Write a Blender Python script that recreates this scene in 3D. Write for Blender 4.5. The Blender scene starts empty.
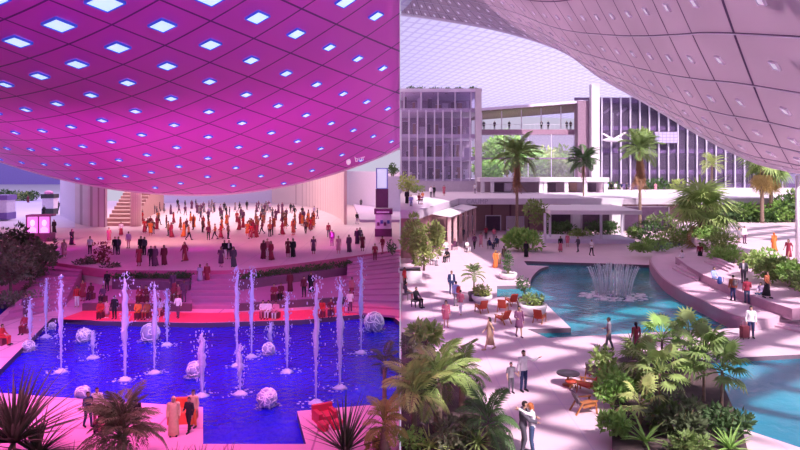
import bpy, bmesh, math, random
from mathutils import Vector, Matrix, Euler
import numpy as np
R = random.Random(7)
SC = bpy.context.scene
COL = SC.collection
PI = math.pi
F, H, HOR = 650.0, 9.7, 168.0          # focal length in pixels, eye height, horizon row

# ------------------------------------------------------------------ camera, sky, light
cam = bpy.data.cameras.new('camera'); camo = bpy.data.objects.new('camera', cam); COL.objects.link(camo)
cam.sensor_width = 36.0; cam.lens = F / 800.0 * 36.0; cam.shift_y = (HOR - 225.0) / 800.0
cam.clip_end = 2000; cam.clip_start = 0.1
camo.location = (0, 0, H); camo.rotation_euler = (PI / 2, 0, 0)
SC.camera = camo
SC.view_settings.view_transform = 'Standard'; SC.view_settings.look = 'None'
SC.view_settings.exposure = 0.0; SC.view_settings.gamma = 1.0; SC.view_settings.use_curve_mapping = False

W = bpy.data.worlds.new('sky'); SC.world = W; W.use_nodes = True
WN = W.node_tree.nodes; WL = W.node_tree.links
bg = WN['Background']
tc = WN.new('ShaderNodeTexCoord'); sx = WN.new('ShaderNodeSeparateXYZ'); cr = WN.new('ShaderNodeValToRGB')
WL.new(tc.outputs['Generated'], sx.inputs[0]); WL.new(sx.outputs['Z'], cr.inputs[0])
cr.color_ramp.elements[0].color = (0.72, 0.65, 0.86, 1); cr.color_ramp.elements[0].position = 0.0
cr.color_ramp.elements[1].color = (0.68, 0.61, 0.88, 1); cr.color_ramp.elements[1].position = 0.6
WL.new(cr.outputs[0], bg.inputs[0]); bg.inputs[1].default_value = 0.84

def light(name, kind, loc, target, power, color, size=(1, 1), spread=None, cone=None, blend=0.5):
    l = bpy.data.lights.new(name, kind); o = bpy.data.objects.new(name, l); COL.objects.link(o)
    l.energy = power; l.color = color
    o.location = loc
    d = Vector(target) - Vector(loc)
    o.rotation_euler = d.to_track_quat('-Z', 'Y').to_euler()
    if kind == 'AREA':
        l.shape = 'RECTANGLE'; l.size, l.size_y = size
        if spread: l.spread = math.radians(spread)
    elif kind == 'SPOT':
        l.spot_size = math.radians(cone or 90); l.spot_blend = blend; l.shadow_soft_size = size[0]
    return o

# area lamp standing for the sun: near parallel, kept to the right-hand plaza
SUN_DIR = Vector((-0.26, 0.58, -0.78)).normalized()
sun_l = bpy.data.lights.new('daylight_beam', 'AREA'); sun = bpy.data.objects.new('daylight_beam', sun_l); COL.objects.link(sun)
sun_l.shape = 'RECTANGLE'; sun_l.size = 70; sun_l.size_y = 120; sun_l.spread = math.radians(1.2)
sun_l.energy = 62000; sun_l.color = (1.0, 0.84, 0.88)
zax = -SUN_DIR; yax = (Vector((0, 1, 0)) - zax * zax.y).normalized(); xax = yax.cross(zax)
sun.rotation_euler = Matrix((xax, yax, zax)).transposed().to_euler()
sun.location = Vector((0.3, 75, 0)) + xax * 35.2 - SUN_DIR * 75
light('dome_fill', 'AREA', (85, 245, 110), (85, 245, 0), 95000, (0.88, 0.84, 1.0), (170, 190), 120)  # lamp added above the dome to make its panels glow
light('atrium_fill', 'AREA', (26, 140, 19.5), (26, 143, 5), 11000, (1.0, 0.96, 0.95), (18, 16), 150)  # lamp added under the roof to brighten the indoor trees
# night side: unseen lamps added for the pink decks and warm plaza, magenta uplights on the canopy
light('deck_fill', 'AREA', (-17, 20, 20.5), (-17, 27, 0), 3000, (1.0, 0.20, 0.56), (26, 10), 62)
light('pool_fill', 'AREA', (-16, 24, 20), (-16, 36, 0), 1500, (0.45, 0.40, 1.0), (24, 6), 70)  # unseen overhead lamp added in place of underwater light
light('plaza_fill', 'AREA', (-30, 120, 30), (-26, 105, 1.6), 22000, (1.0, 0.66, 0.66), (60, 30), 140)
light('far_plaza_lamps', 'AREA', (-85, 140, 34), (-85, 140, 1.6), 22000, (0.62, 0.42, 1.0), (60, 80), 140)
for k, (x, y, p) in enumerate(((-46, 64, 1900), (-33, 62, 2600), (-20, 62, 2600), (-7, 64, 2000))):
    light('canopy_uplight', 'SPOT', (x, y, 2.2), (x - 0.0, y + 12, 14), p, (0.86, 0.004, 0.72), (0.3, 0), None, 140, 0.8)
for k, (x, y, p, c) in enumerate(((-24, 17, 850, (.16, .16, 1.0)), (-5, 17, 1300, (.5, .14, .9)))):
    light('canopy_frontlight', 'SPOT', (x, y, 3), (x - 1, 50, 19), p, c, (0.3, 0), None, 120, 0.8)
for k, (x, y, p, c) in enumerate(((-42, 68, 2900, (1, .48, .44)), (-27, 69, 3900, (1, .60, .45)), (-12, 68, 2900, (1, .48, .46)))):
    light('plaza_fill_spot', 'SPOT', (x, y, 10.0 if x < -15 else 11.5), (x, y + 5, 1.6), p, c, (0.3, 0), None, 125, 0.8)  # unseen spots added to light the middle of the plaza
for k, x in enumerate((-28, -18, -8)):
    light('deck_magenta_fill', 'SPOT', (x, 45, 15.5), (x, 49, 0.4), 1500, (1.0, 0.06, 0.50), (0.2, 0), None, 70, 0.7)
for k, x in enumerate((-19, -13, -7.5, -2.5)):
    light('deck_red_lamp', 'SPOT', (x, 40.0, 12), (x, 42.4, 0), 4600, (1.0, 0.02, 0.08), (0.1, 0), None, 30, 0.6)

# ------------------------------------------------------------------ helpers
def G(px, py, z=0.0):
    """point at height z seen at (px, py) of the photograph"""
    y = F * (H - z) / (py - HOR)
    return Vector(((px - 400.0) * y / F, y, z))
def A(px, py, y):
    return Vector(((px - 400.0) * y / F, y, H - (py - HOR) * y / F))

MATS = {}
def mat(name, col, rough=0.6, metal=0.0, var=0.12, scale=3.0, emit=None, estr=1.0, trans=0.0, spec=0.5, bump=0.0, alpha=1.0, rnd=0.0):
    if name in MATS: return MATS[name]
    m = bpy.data.materials.new(name); m.use_nodes = True
    n = m.node_tree.nodes; l = m.node_tree.links
    b = n['Principled BSDF']
    b.inputs['Roughness'].default_value = rough; b.inputs['Metallic'].default_value = metal
    b.inputs['Specular IOR Level'].default_value = spec
    tcn = n.new('ShaderNodeTexCoord'); nz = n.new('ShaderNodeTexNoise'); nz.inputs['Scale'].default_value = scale
    l.new(tcn.outputs['Object'], nz.inputs['Vector'])
    mx = n.new('ShaderNodeMix'); mx.data_type = 'RGBA'
    c0 = tuple(max(0, c * (1 - var * 1.6)) for c in col); c1 = tuple(min(1, c * (1 + var)) for c in col)
    mx.inputs[6].default_value = (*c0, 1); mx.inputs[7].default_value = (*c1, 1)
    l.new(nz.outputs['Fac'], mx.inputs[0])
    out = mx.outputs[2]
    if rnd:
        oi = n.new('ShaderNodeObjectInfo'); hs = n.new('ShaderNodeHueSaturation')
        mr = n.new('ShaderNodeMapRange'); mr.inputs[3].default_value = 1 - rnd; mr.inputs[4].default_value = 1 + rnd
        l.new(oi.outputs['Random'], mr.inputs[0]); l.new(mr.outputs[0], hs.inputs['Value']); l.new(out, hs.inputs['Color']); out = hs.outputs[0]
    l.new(out, b.inputs['Base Color'])
    if bump:
        bp = n.new('ShaderNodeBump'); bp.inputs['Strength'].default_value = bump; l.new(nz.outputs['Fac'], bp.inputs['Height']); l.new(bp.outputs[0], b.inputs['Normal'])
    if emit:
        b.inputs['Emission Color'].default_value = (*emit, 1); b.inputs['Emission Strength'].default_value = estr
    if alpha < 1: b.inputs['Alpha'].default_value = alpha
    if trans:
        t = n.new('ShaderNodeBsdfTranslucent'); l.new(out, t.inputs['Color'])
        ms = n.new('ShaderNodeMixShader'); ms.inputs[0].default_value = trans
        l.new(b.outputs[0], ms.inputs[1]); l.new(t.outputs[0], ms.inputs[2]); l.new(ms.outputs[0], n['Material Output'].inputs[0])
    MATS[name] = m
    return m

def lines_mat(name, col, line, width=0.03, rough=0.6, trans=0.0, var=0.08, cloud=1.0, uvscale=1.0, spec=0.5, other=None):
    """a panelled surface: seams where the u or v coordinate is near an integer"""
    m = bpy.data.materials.new(name); m.use_nodes = True; n = m.node_tree.nodes; l = m.node_tree.links
    b = n['Principled BSDF']; b.inputs['Roughness'].default_value = rough; b.inputs['Specular IOR Level'].default_value = spec
    uv = n.new('ShaderNodeUVMap'); sp = n.new('ShaderNodeSeparateXYZ'); l.new(uv.outputs[0], sp.inputs[0])
    fs = []
    for ax, w in ((0, width if not isinstance(width, tuple) else width[0]), (1, width if not isinstance(width, tuple) else width[1])):
        mu = n.new('ShaderNodeMath'); mu.operation = 'MULTIPLY'; mu.inputs[1].default_value = uvscale; l.new(sp.outputs[ax], mu.inputs[0])
        fr = n.new('ShaderNodeMath'); fr.operation = 'PINGPONG'; fr.inputs[1].default_value = 0.5; l.new(mu.outputs[0], fr.inputs[0])
        lt = n.new('ShaderNodeMath'); lt.operation = 'LESS_THAN'; lt.inputs[1].default_value = w; l.new(fr.outputs[0], lt.inputs[0]); fs.append(lt)
    mxm = n.new('ShaderNodeMath'); mxm.operation = 'MAXIMUM'; l.new(fs[0].outputs[0], mxm.inputs[0]); l.new(fs[1].outputs[0], mxm.inputs[1])
    nz = n.new('ShaderNodeTexNoise'); nz.inputs['Scale'].default_value = cloud; l.new(uv.outputs[0], nz.inputs['Vector'])
    c0 = n.new('ShaderNodeMix'); c0.data_type = 'RGBA'
    c0.inputs[6].default_value = (*[max(0, c * (1 - 2 * var)) for c in col], 1); c0.inputs[7].default_value = (*[min(1, c * (1 + var)) for c in (other or col)], 1)
    l.new(nz.outputs['Fac'], c0.inputs[0])
    c1 = n.new('ShaderNodeMix'); c1.data_type = 'RGBA'; l.new(mxm.outputs[0], c1.inputs[0]); l.new(c0.outputs[2], c1.inputs[6]); c1.inputs[7].default_value = (*line, 1)
    l.new(c1.outputs[2], b.inputs['Base Color'])
    if trans:
        t = n.new('ShaderNodeBsdfTranslucent'); l.new(c1.outputs[2], t.inputs['Color'])
        ms = n.new('ShaderNodeMixShader'); ms.inputs[0].default_value = trans
        l.new(b.outputs[0], ms.inputs[1]); l.new(t.outputs[0], ms.inputs[2]); l.new(ms.outputs[0], n['Material Output'].inputs[0])
    MATS[name] = m
    return m

def water_mat(name, col, col2, bump, scale, rough=0.08, spec=0.5):
    m = bpy.data.materials.new(name); m.use_nodes = True; n = m.node_tree.nodes; l = m.node_tree.links
    b = n['Principled BSDF']; b.inputs['Roughness'].default_value = rough; b.inputs['Specular IOR Level'].default_value = spec
    g = n.new('ShaderNodeNewGeometry'); nz = n.new('ShaderNodeTexNoise'); nz.inputs['Scale'].default_value = scale; nz.inputs['Detail'].default_value = 4
    l.new(g.outputs['Position'], nz.inputs['Vector'])
    n2 = n.new('ShaderNodeTexNoise'); n2.inputs['Scale'].default_value = 0.16; l.new(g.outputs['Position'], n2.inputs['Vector'])
    cr = n.new('ShaderNodeValToRGB'); cr.color_ramp.elements[0].position = .35; cr.color_ramp.elements[1].position = .7
    cr.color_ramp.elements[0].color = (*col, 1); cr.color_ramp.elements[1].color = (*col2, 1)
    l.new(n2.outputs['Fac'], cr.inputs[0]); l.new(cr.outputs[0], b.inputs['Base Color'])
    bp = n.new('ShaderNodeBump'); bp.inputs['Strength'].default_value = bump; bp.inputs['Distance'].default_value = .3
    l.new(nz.outputs['Fac'], bp.inputs['Height']); l.new(bp.outputs[0], b.inputs['Normal'])
    MATS[name] = m
    return m

def glass_mat(name, tint, op=0.25):
    m = bpy.data.materials.new(name); m.use_nodes = True; n = m.node_tree.nodes; l = m.node_tree.links
    b = n['Principled BSDF']; b.inputs['Base Color'].default_value = (*tint, 1); b.inputs['Roughness'].default_value = .05
    t = n.new('ShaderNodeBsdfTransparent'); t.inputs[0].default_value = (*[min(1, .5 + c) for c in tint], 1)
    ms = n.new('ShaderNodeMixShader'); ms.inputs[0].default_value = op
    l.new(t.outputs[0], ms.inputs[1]); l.new(b.outputs[0], ms.inputs[2]); l.new(ms.outputs[0], n['Material Output'].inputs[0])
    MATS[name] = m
    return m

class MB:
    """collects shapes into one mesh"""
    def __init__(s): s.v = []; s.f = []; s.m = []; s.uv = None
    def add(s, vs, fs, mi=0):
        o = len(s.v); s.v += [tuple(v) for v in vs]; s.f += [tuple(i + o for i in f) for f in fs]; s.m += [mi] * len(fs)
        return s
    def box(s, c, d, rz=0, mi=0, M=None):
        x, y, z = d[0] / 2, d[1] / 2, d[2] / 2
        ps = [Vector((a, b, e)) for e in (-z, z) for a, b in ((-x, -y), (x, -y), (x, y), (-x, y))]
        if M is None: M = Matrix.Rotation(rz, 3, 'Z')
        ps = [M @ p + Vector(c) for p in ps]
        return s.add(ps, [(3, 2, 1, 0), (4, 5, 6, 7), (0, 1, 5, 4), (1, 2, 6, 5), (2, 3, 7, 6), (3, 0, 4, 7)], mi)
    def b2(s, lo, hi, mi=0):
        return s.box([(a + b) / 2 for a, b in zip(lo, hi)], [b - a for a, b in zip(lo, hi)], 0, mi)
    def bar(s, p, q, w, t=None, mi=0):
        p, q = Vector(p), Vector(q); d = q - p; L = d.length
        if L < 1e-6: return s
        z = d / L; up = Vector((0, 0, 1)) if abs(z.z) < .95 else Vector((0, 1, 0))
        x = up.cross(z).normalized(); y = z.cross(x)
        return s.box((p + q) / 2, (w, t or w, L), 0, mi, Matrix((x, y, z)).transposed())
    def tube(s, pts, rs, n=8, mi=0, caps=True):
        pts = [Vector(p) for p in pts]; rings = []
        prev = None
        for i, p in enumerate(pts):
            d = (pts[min(i + 1, len(pts) - 1)] - pts[max(i - 1, 0)]).normalized()
            if prev is None:
                a = Vector((1, 0, 0)) if abs(d.x) < .8 else Vector((0, 1, 0)); x = (a - d * a.dot(d)).normalized()
            else: x = (prev - d * prev.dot(d)).normalized()
            prev = x; y = d.cross(x); r = rs[i] if isinstance(rs, (list, tuple)) else rs
            rings.append([p + (x * math.cos(2 * PI * k / n) + y * math.sin(2 * PI * k / n)) * r for k in range(n)])
        vs = [v for r_ in rings for v in r_]; fs = []
        for i in range(len(rings) - 1):
            for k in range(n):
                a, b = i * n + k, i * n + (k + 1) % n
                fs.append((a, b, b + n, a + n))
        if caps: fs.append(tuple(range(n - 1, -1, -1))); fs.append(tuple(range(len(vs) - n, len(vs))))
        return s.add(vs, fs, mi)
    def rings(s, rg, n=14, mi=0, caps=True):
        """rg: (cx, cy, z, rx, ry)"""
        vs = [(cx + rx * math.cos(2 * PI * k / n), cy + ry * math.sin(2 * PI * k / n), z) for cx, cy, z, rx, ry in rg for k in range(n)]
        fs = []
        for i in range(len(rg) - 1):
            for k in range(n):
                a, b = i * n + k, i * n + (k + 1) % n
                fs.append((a, b, b + n, a + n))
        if caps: fs.append(tuple(range(n - 1, -1, -1))); fs.append(tuple(range(len(vs) - n, len(vs))))
        return s.add(vs, fs, mi)
    def ell(s, c, r, n=10, m=7, mi=0):
        rg = []
        for i in range(m + 1):
            t = -PI / 2 + PI * i / m
            rg.append((c[0], c[1], c[2] + r[2] * math.sin(t), max(1e-4, r[0] * math.cos(t)), max(1e-4, r[1] * math.cos(t))))
        return s.rings(rg, n, mi)
    def prism(s, poly, z0, z1, mi=0):
        n = len(poly); ar = sum(poly[i][0] * poly[(i + 1) % n][1] - poly[(i + 1) % n][0] * poly[i][1] for i in range(n))
        if ar < 0: poly = poly[::-1]
        f = (lambda z: (lambda p: z(p) if callable(z) else z))
        vs = [(p[0], p[1], f(z0)(p)) for p in poly] + [(p[0], p[1], f(z1)(p)) for p in poly]
        fs = [tuple(range(n - 1, -1, -1)), tuple(range(n, 2 * n))] + [(i, (i + 1) % n, n + (i + 1) % n, n + i) for i in range(n)]
        return s.add(vs, fs, mi)
    def grid(s, P, nu, nv, mi=0, uvf=None):
        o = len(s.v)
        vs = [P(i / nu, j / nv) for i in range(nu + 1) for j in range(nv + 1)]
        fs = [(i * (nv + 1) + j, (i + 1) * (nv + 1) + j, (i + 1) * (nv + 1) + j + 1, i * (nv + 1) + j + 1) for i in range(nu) for j in range(nv)]
        s.add(vs, fs, mi)
        return s
    def build(s, name, m=None, parent=None, smooth=False, loc=None):
        me = bpy.data.meshes.new(name); me.from_pydata(s.v, [], s.f)
        ms = m if isinstance(m, (list, tuple)) else [m]
        for k in ms:
            if k: me.materials.append(k)
        if len(ms) > 1: me.polygons.foreach_set('material_index', s.m)
        if smooth: me.polygons.foreach_set('use_smooth', [True] * len(me.polygons))
        if s.uv is not None:
            ul = me.uv_layers.new(name='UVMap')
            for lp in me.loops: ul.data[lp.index].uv = s.uv(Vector(s.v[lp.vertex_index]), lp.vertex_index)
        me.update()
        return link(name, me, parent, loc)

def link(name, data, parent=None, loc=None):
    o = bpy.data.objects.new(name, data); COL.objects.link(o)
    if parent: o.parent = parent
    if loc is not None: o.location = loc
    return o
def tag(o, label=None, cat=None, group=None, kind=None):
    if label: o['label'] = label
    if cat: o['category'] = cat
    if group: o['group'] = group
    if kind: o['kind'] = kind
    return o
def thing(name, label, cat, loc=(0, 0, 0), rz=0.0, group=None):
    o = link(name, None); o.location = loc; o.rotation_euler = (0, 0, rz); o.empty_display_size = .2
    return tag(o, label, cat, group)
def struct(o, label=None): return tag(o, label, None, None, 'structure')
def kids(o): return [c for c in COL.objects if c.parent == o]
def copy_thing(root, children, loc, rz=None, label=None, group=None, scale=None):
    r = root.copy(); COL.objects.link(r); r.location = loc
    if rz is not None: r.rotation_euler = (root.rotation_euler[0], root.rotation_euler[1], rz)
    if scale: r.scale = (scale,) * 3 if not isinstance(scale, tuple) else scale
    if label: r['label'] = label
    if group: r['group'] = group
    for ch in children:
        c = ch.copy(); COL.objects.link(c); c.parent = r
    return r

def floor_with_holes(name, outer, holes, z, m, uvs=None):
    bm = bmesh.new(); es = []
    for loop in [outer] + holes:
        vs = [bm.verts.new((p[0], p[1], z)) for p in loop]
        es += [bm.edges.new((vs[i], vs[(i + 1) % len(vs)])) for i in range(len(vs))]
    bmesh.ops.triangle_fill(bm, use_beauty=True, use_dissolve=False, edges=es)
    for f in bm.faces:
        if f.normal.z < 0: f.normal_flip()
    ul = bm.loops.layers.uv.new('UVMap')
    for f in bm.faces:
        for lp in f.loops: lp[ul].uv = uvs(lp.vert.co) if uvs else (lp.vert.co.x, lp.vert.co.y)
    me = bpy.data.meshes.new(name); bm.to_mesh(me); bm.free(); me.materials.append(m)
    return link(name, me)
def flat_poly(name, poly, z, m):
    n = len(poly); bm = bmesh.new()
    vs = [bm.verts.new((p[0], p[1], z)) for p in poly]
    es = [bm.edges.new((vs[i], vs[(i + 1) % n])) for i in range(n)]
    bmesh.ops.triangle_fill(bm, use_beauty=True, use_dissolve=False, edges=es)
    for f in bm.faces:
        if f.normal.z < 0: f.normal_flip()
    me = bpy.data.meshes.new(name); bm.to_mesh(me); bm.free(); me.materials.append(m)
    return link(name, me)
def skirt(name, poly, z0, z1, m, t=0.0):
    """upright wall ribbon along a closed outline"""
    mb = MB(); n = len(poly)
    for i in range(n):
        a, b = poly[i], poly[(i + 1) % n]
        mb.add([(a[0], a[1], z0), (b[0], b[1], z0), (b[0], b[1], z1), (a[0], a[1], z1)], [(0, 1, 2, 3)])
    return mb.build(name, m)
def strip(pts, w, z0, z1, mb=None):
    """a wall of thickness w along an open line (to its left)"""
    mb = mb or MB(); L = []
    for i, p in enumerate(pts):
        a = Vector(pts[max(i - 1, 0)][:2]); b = Vector(pts[min(i + 1, len(pts) - 1)][:2]); d = (b - a).normalized()
        L.append(Vector((p[0] - d.y * w, p[1] + d.x * w)))
    for i in range(len(pts) - 1):
        mb.prism([tuple(pts[i][:2]), tuple(pts[i + 1][:2]), tuple(L[i + 1]), tuple(L[i])], z0, z1)
    return mb
def smooth_line(pts, k=6):
    out = []
    P = [Vector(p) for p in pts]
    for i in range(len(P) - 1):
        p0, p1, p2, p3 = P[max(i - 1, 0)], P[i], P[i + 1], P[min(i + 2, len(P) - 1)]
        for j in range(k):
            t = j / k
            out.append(0.5 * ((2 * p1) + (p2 - p0) * t + (2 * p0 - 5 * p1 + 4 * p2 - p3) * t * t + (3 * p1 - p0 - 3 * p2 + p3) * t ** 3))
    out.append(P[-1]); return out
# ================================================================== SETTING
WHITE = mat('white_render', (.70, .64, .70), .6, var=.05)
LILAC = mat('lilac_white', (.74, .68, .86), .6, var=.05)
BROWN = mat('terracotta_wall', (.42, .22, .24), .7, var=.15, scale=1.5)
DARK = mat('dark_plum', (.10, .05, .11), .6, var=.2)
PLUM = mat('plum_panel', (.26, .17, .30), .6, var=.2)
STEEL = mat('pale_steel', (.70, .64, .78), .35, .2, var=.05)
PAVE_R = lines_mat('paving_pink', (.68, .51, .58), (.58, .42, .54), .012, .55, var=.06, cloud=.35, uvscale=.45)
PAVE_L = lines_mat('paving_plaza', (.70, .52, .55), (.58, .40, .46), .012, .5, var=.06, cloud=.3, uvscale=.3)
DECK_L = lines_mat('deck_stone', (.72, .34, .52), (.40, .14, .28), .012, .5, var=.05, cloud=.4, uvscale=.33)  # pink of the night lamps is put into the stone colour
STEP = mat('step_stone', (.66, .46, .56), .6, var=.07, scale=.8)
STEP_L = mat('step_stone_plaza', (.52, .17, .36), .6, var=.07, scale=.8)  # magenta lamplight is put into the step colour too
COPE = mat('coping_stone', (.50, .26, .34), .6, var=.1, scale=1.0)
BASIN_R = mat('basin_teal_tile', (.03, .16, .2), .5)
BASIN_L = mat('basin_blue_tile', (.02, .02, .16), .5)
WAT_R = water_mat('teal_water', (.004, .17, .225), (.012, .34, .42), .12, 2.2, .05, .35)
WAT_R2 = water_mat('bright_teal_water', (.008, .20, .30), (.025, .32, .42), .12, 2.6, .06)
WAT_L = water_mat('blue_water', (.006, .003, .40), (.012, .010, .78), .55, 3.0, .08, .4)
GLASS = glass_mat('facade_glass', (.46, .42, .56), .14)

def gl(pts, z=0.0): return [tuple(G(x, y, z)[:2]) for x, y in pts]

# ---------------------------------------------------------------- right half: plaza floor with its pools
T1F = [(651, 259), (654, 266), (665, 279), (682, 290), (707, 302), (732, 314), (755, 321)]
edge_r = [tuple(p[:2]) for p in smooth_line([G(x, y, .6) for x, y in T1F], 4)]
near_r = gl([(738, 328), (640, 333), (548, 338), (527, 329)])
tip = gl([(571, 328), (546, 304), (535, 297), (497, 297), (497, 286), (530, 285)])
curve = [tuple(p[:2]) for p in smooth_line([G(x, y) for x, y in [(530, 284.5), (532, 277), (540, 269), (549, 266)]], 4)]
far_r = gl([(527, 265), (524, 261)])
POOL1 = edge_r + near_r + tip + curve + far_r
POOL2 = gl([(650, 362), (800, 354.5), (900, 350), (900, 470), (800, 447.5), (741, 428), (690, 415), (640, 395)])
POND = gl([(632, 248), (640, 243), (658, 240), (690, 243), (668, 249), (650, 251)])
fl = floor_with_holes('floor', [(0.03, 14), (75, 14), (75, 101), (0.03, 101)], [POOL1, POOL2, POND], 0.0, PAVE_R); struct(fl, 'pink paved plaza floor of the daylight half')
for poly, wm, nm, lab in ((POOL1, WAT_R, 'pool_water', 'teal water of the main plaza pool with the fan fountain'), (POOL2, WAT_R2, 'pool_water', 'bright turquoise water of the pool at the lower right'), (POND, WAT_R2, 'pool_water', 'small turquoise pond behind the main pool')):
    skirt('trim_1', poly, -1.1, 0.0, mat('pool_wall_stone', (.20, .13, .18), .6)).__setitem__('kind', 'structure')
    struct(flat_poly('floor', poly, -1.1, BASIN_R))
    tag(flat_poly(nm, poly, -.28 if poly is POOL1 else -.22, wm), lab, 'water', None, 'structure')

def prism_obj(name, poly, z0, z1, m, label=None, uv=None):
    mb = MB().prism(poly, z0, z1)
    if uv: mb.uv = lambda v, i: (v.x, v.y)
    return struct(mb.build(name, m), label)
# terraces right
t1 = edge_r + gl([(775, 317), (793, 313), (830, 308), (860, 300)], .6) + gl([(860, 262), (700, 246), (676, 250), (655, 252)], .6)
prism_obj('terrace', t1, -1.0, .6, [STEP], 'lower pink stone terrace wrapping the right edge of the pool')
t2l = [(676, 257), (688, 266), (700, 273), (717, 281), (745, 293), (770, 302), (792, 309), (830, 305)]
t2 = gl(t2l, 1.2) + gl([(870, 270), (800, 240), (715, 240)], 1.2)
prism_obj('terrace', t2, .5, 1.2, STEP, 'middle pink stone terrace whose low wall people sit on')
t3 = gl([(700, 243), (728, 247), (752, 259), (800, 283), (850, 300), (900, 280)], 1.8) + [(75, 101), (42, 101)]
mbT = MB().prism(t3, 1.1, 1.8); mbT.uv = lambda v, i: (v.x, v.y)
struct(mbT.build('terrace', PAVE_R), 'upper pink paved terrace at the right')
# coping wall faces
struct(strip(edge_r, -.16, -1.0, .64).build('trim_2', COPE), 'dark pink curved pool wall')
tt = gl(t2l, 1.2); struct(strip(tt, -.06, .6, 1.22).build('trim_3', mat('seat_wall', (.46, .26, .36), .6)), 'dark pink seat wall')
def stair(name, top, bot, n, z1, z0, m, label=None):
    mb = MB()
    for i in range(n):
        f = lambda t, L: [tuple(Vector(a).lerp(Vector(b), t)) for a, b in zip(top, bot)]
        a, b = f(i / n, 0), f((i + 1) / n, 0)
        z = z1 - (z1 - z0) * (i + 1) / (n + 1)
        mb.prism(a + b[::-1], z0 - .02, z)
    return struct(mb.build(name, m), label)
stair('stairs', gl([(700, 271), (684, 262)], 1.2), gl([(698, 282), (672, 269)], .6), 3, 1.2, .6, STEP, 'pink stairs beside the seated reader')
stair('stairs', gl([(738, 264), (716, 255)], 1.8), gl([(728, 272), (704, 262)], 1.2), 3, 1.8, 1.2, STEP, 'pink stairs up to the upper terrace')
stair('stairs', gl([(776, 315), (840, 306)], .6), gl([(770, 326), (840, 342)], 0), 4, .6, 0, STEP, 'pink stairs at the right edge of the photo')

# ---------------------------------------------------------------- left half: decks, pool, plaza
NEARL = [(-22, 391), (55, 397), (203, 407), (203, 444), (306, 444), (297, 411), (399.6, 402.5)]
POOLL = gl([(52, 318)] + NEARL) + [(-.03, G(400, 322)[1])] + gl([(388, 312), (300, 320), (200, 323), (100, 321)])
PONDL = gl([(-60, 302), (12, 304.5), (0, 315), (-60, 345)])
fl = floor_with_holes('floor', [(-74, -5), (-.03, -5), (-.03, 66), (-74, 66)], [POOLL, PONDL], 0.0, DECK_L); struct(fl, 'stone deck with pink lamplight in its colour around the blue pool')
for poly in (POOLL, PONDL):
    skirt('trim_4', poly, -1.1, 0.0, mat('pool_wall_dark', (.10, .05, .12), .5)).__setitem__('kind', 'structure')
    struct(flat_poly('floor', poly, -1.1, BASIN_L))
tag(flat_poly('pool_water', POOLL, -.3, WAT_L), 'deep blue water of the fountain pool', 'water', None, 'structure')
tag(flat_poly('pool_water', PONDL, -.3, WAT_L), 'dark blue pond at the far left edge', 'water', None, 'structure')
PE = [(-30, 262), (48, 263), (82, 267), (115, 270.5), (190, 271), (235, 270.5), (290, 265), (350, 257), (399.8, 250)]
pe = [tuple(p[:2]) for p in smooth_line([G(x, y, 1.6) for x, y in PE], 5)]
mbp = MB().prism(pe + [(-.03, 160), (-150, 160), (-150, pe[0][1])], -.1, 1.6); mbp.uv = lambda v, i: (v.x, v.y)
struct(mbp.build('floor', PAVE_L), 'pale plaza floor behind the pool')
struct(strip(pe, -.1, 1.0, 1.66).build('trim_5', mat('plaza_edge', (.60, .12, .28), .5)), 'pink rim along the plaza edge')
rp = [(-.5 * 88, 88), (-.5 * 270, 270), (-260, 270), (-150, 88)]
mbr = MB().prism(rp, 1.5, lambda p: 1.63 + (p[1] - 88) * .0088); mbr.uv = lambda v, i: (v.x, v.y)
struct(mbr.build('floor', lines_mat('paving_far', (.62, .54, .72), (.52, .44, .64), .01, .5, uvscale=.12, cloud=.1)), 'lilac far plaza floor rising to the left')
# middle deck level and planter walls
lv2 = gl([(84, 303.5), (192, 304), (192, 276), (84, 276)], .42); prism_obj('terrace', lv2, -.05, .42, STEP_L, 'raised deck between the left and middle stairs')
lv3 = gl([(236, 304), (346, 297), (350, 262), (290, 270), (236, 276)], .42); prism_obj('terrace', lv3, -.05, .42, STEP_L, 'raised deck between the middle and right stairs')
struct(strip(gl([(84, 304), (192, 304.5)], .42), -.25, 0, .5).build('trim_6', mat('bench_dark', (.16, .06, .12), .5)), 'dark bench edge')
struct(strip(gl([(236, 304.5), (346, 297.5)], .42), -.25, 0, .5).build('trim_7', MATS['bench_dark']), 'dark bench edge')
stair('stairs', gl([(48, 263), (82, 267.5)], 1.6), gl([(2, 322), (62, 309)], 0), 9, 1.6, 0, STEP_L, 'broad pink stairs left of the fountains')
stair('stairs', gl([(192, 271), (235, 270.5)], 1.6), gl([(190, 309), (238, 309)], 0), 6, 1.6, 0, STEP_L, 'pink stairs in the middle of the pool deck')
stair('stairs', gl([(348, 257.5), (399.7, 250)], 1.6), gl([(344, 313), (399.7, 318)], 0), 12, 1.6, 0, STEP_L, 'long pink stairs at the right end of the pool')
rb = mat('red_glow_band', (.74, .06, .14), .45, var=.1)  # red lamp glow along the pool edge, painted as a thin band
struct(strip(gl([(60, 319.6), (100, 320.6), (200, 322.6), (300, 319.6), (388, 311.6)]), 2.6, .0, .025).build('trim_7', rb), 'red glow painted as a band along the rear edge of the blue pool')
# planter walls for the hedges
prism_obj('planter_wall', gl([(112, 283), (190, 284), (190, 274), (112, 273)], .9), 0, 1.1, mat('planter_plum', (.22, .08, .17), .6), 'low plum planter wall left of the middle stairs')
prism_obj('planter_wall', gl([(238, 284), (350, 269), (350, 260), (238, 273)], .9), 0, 1.1, MATS['planter_plum'], 'low plum planter wall right of the middle stairs')

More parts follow.
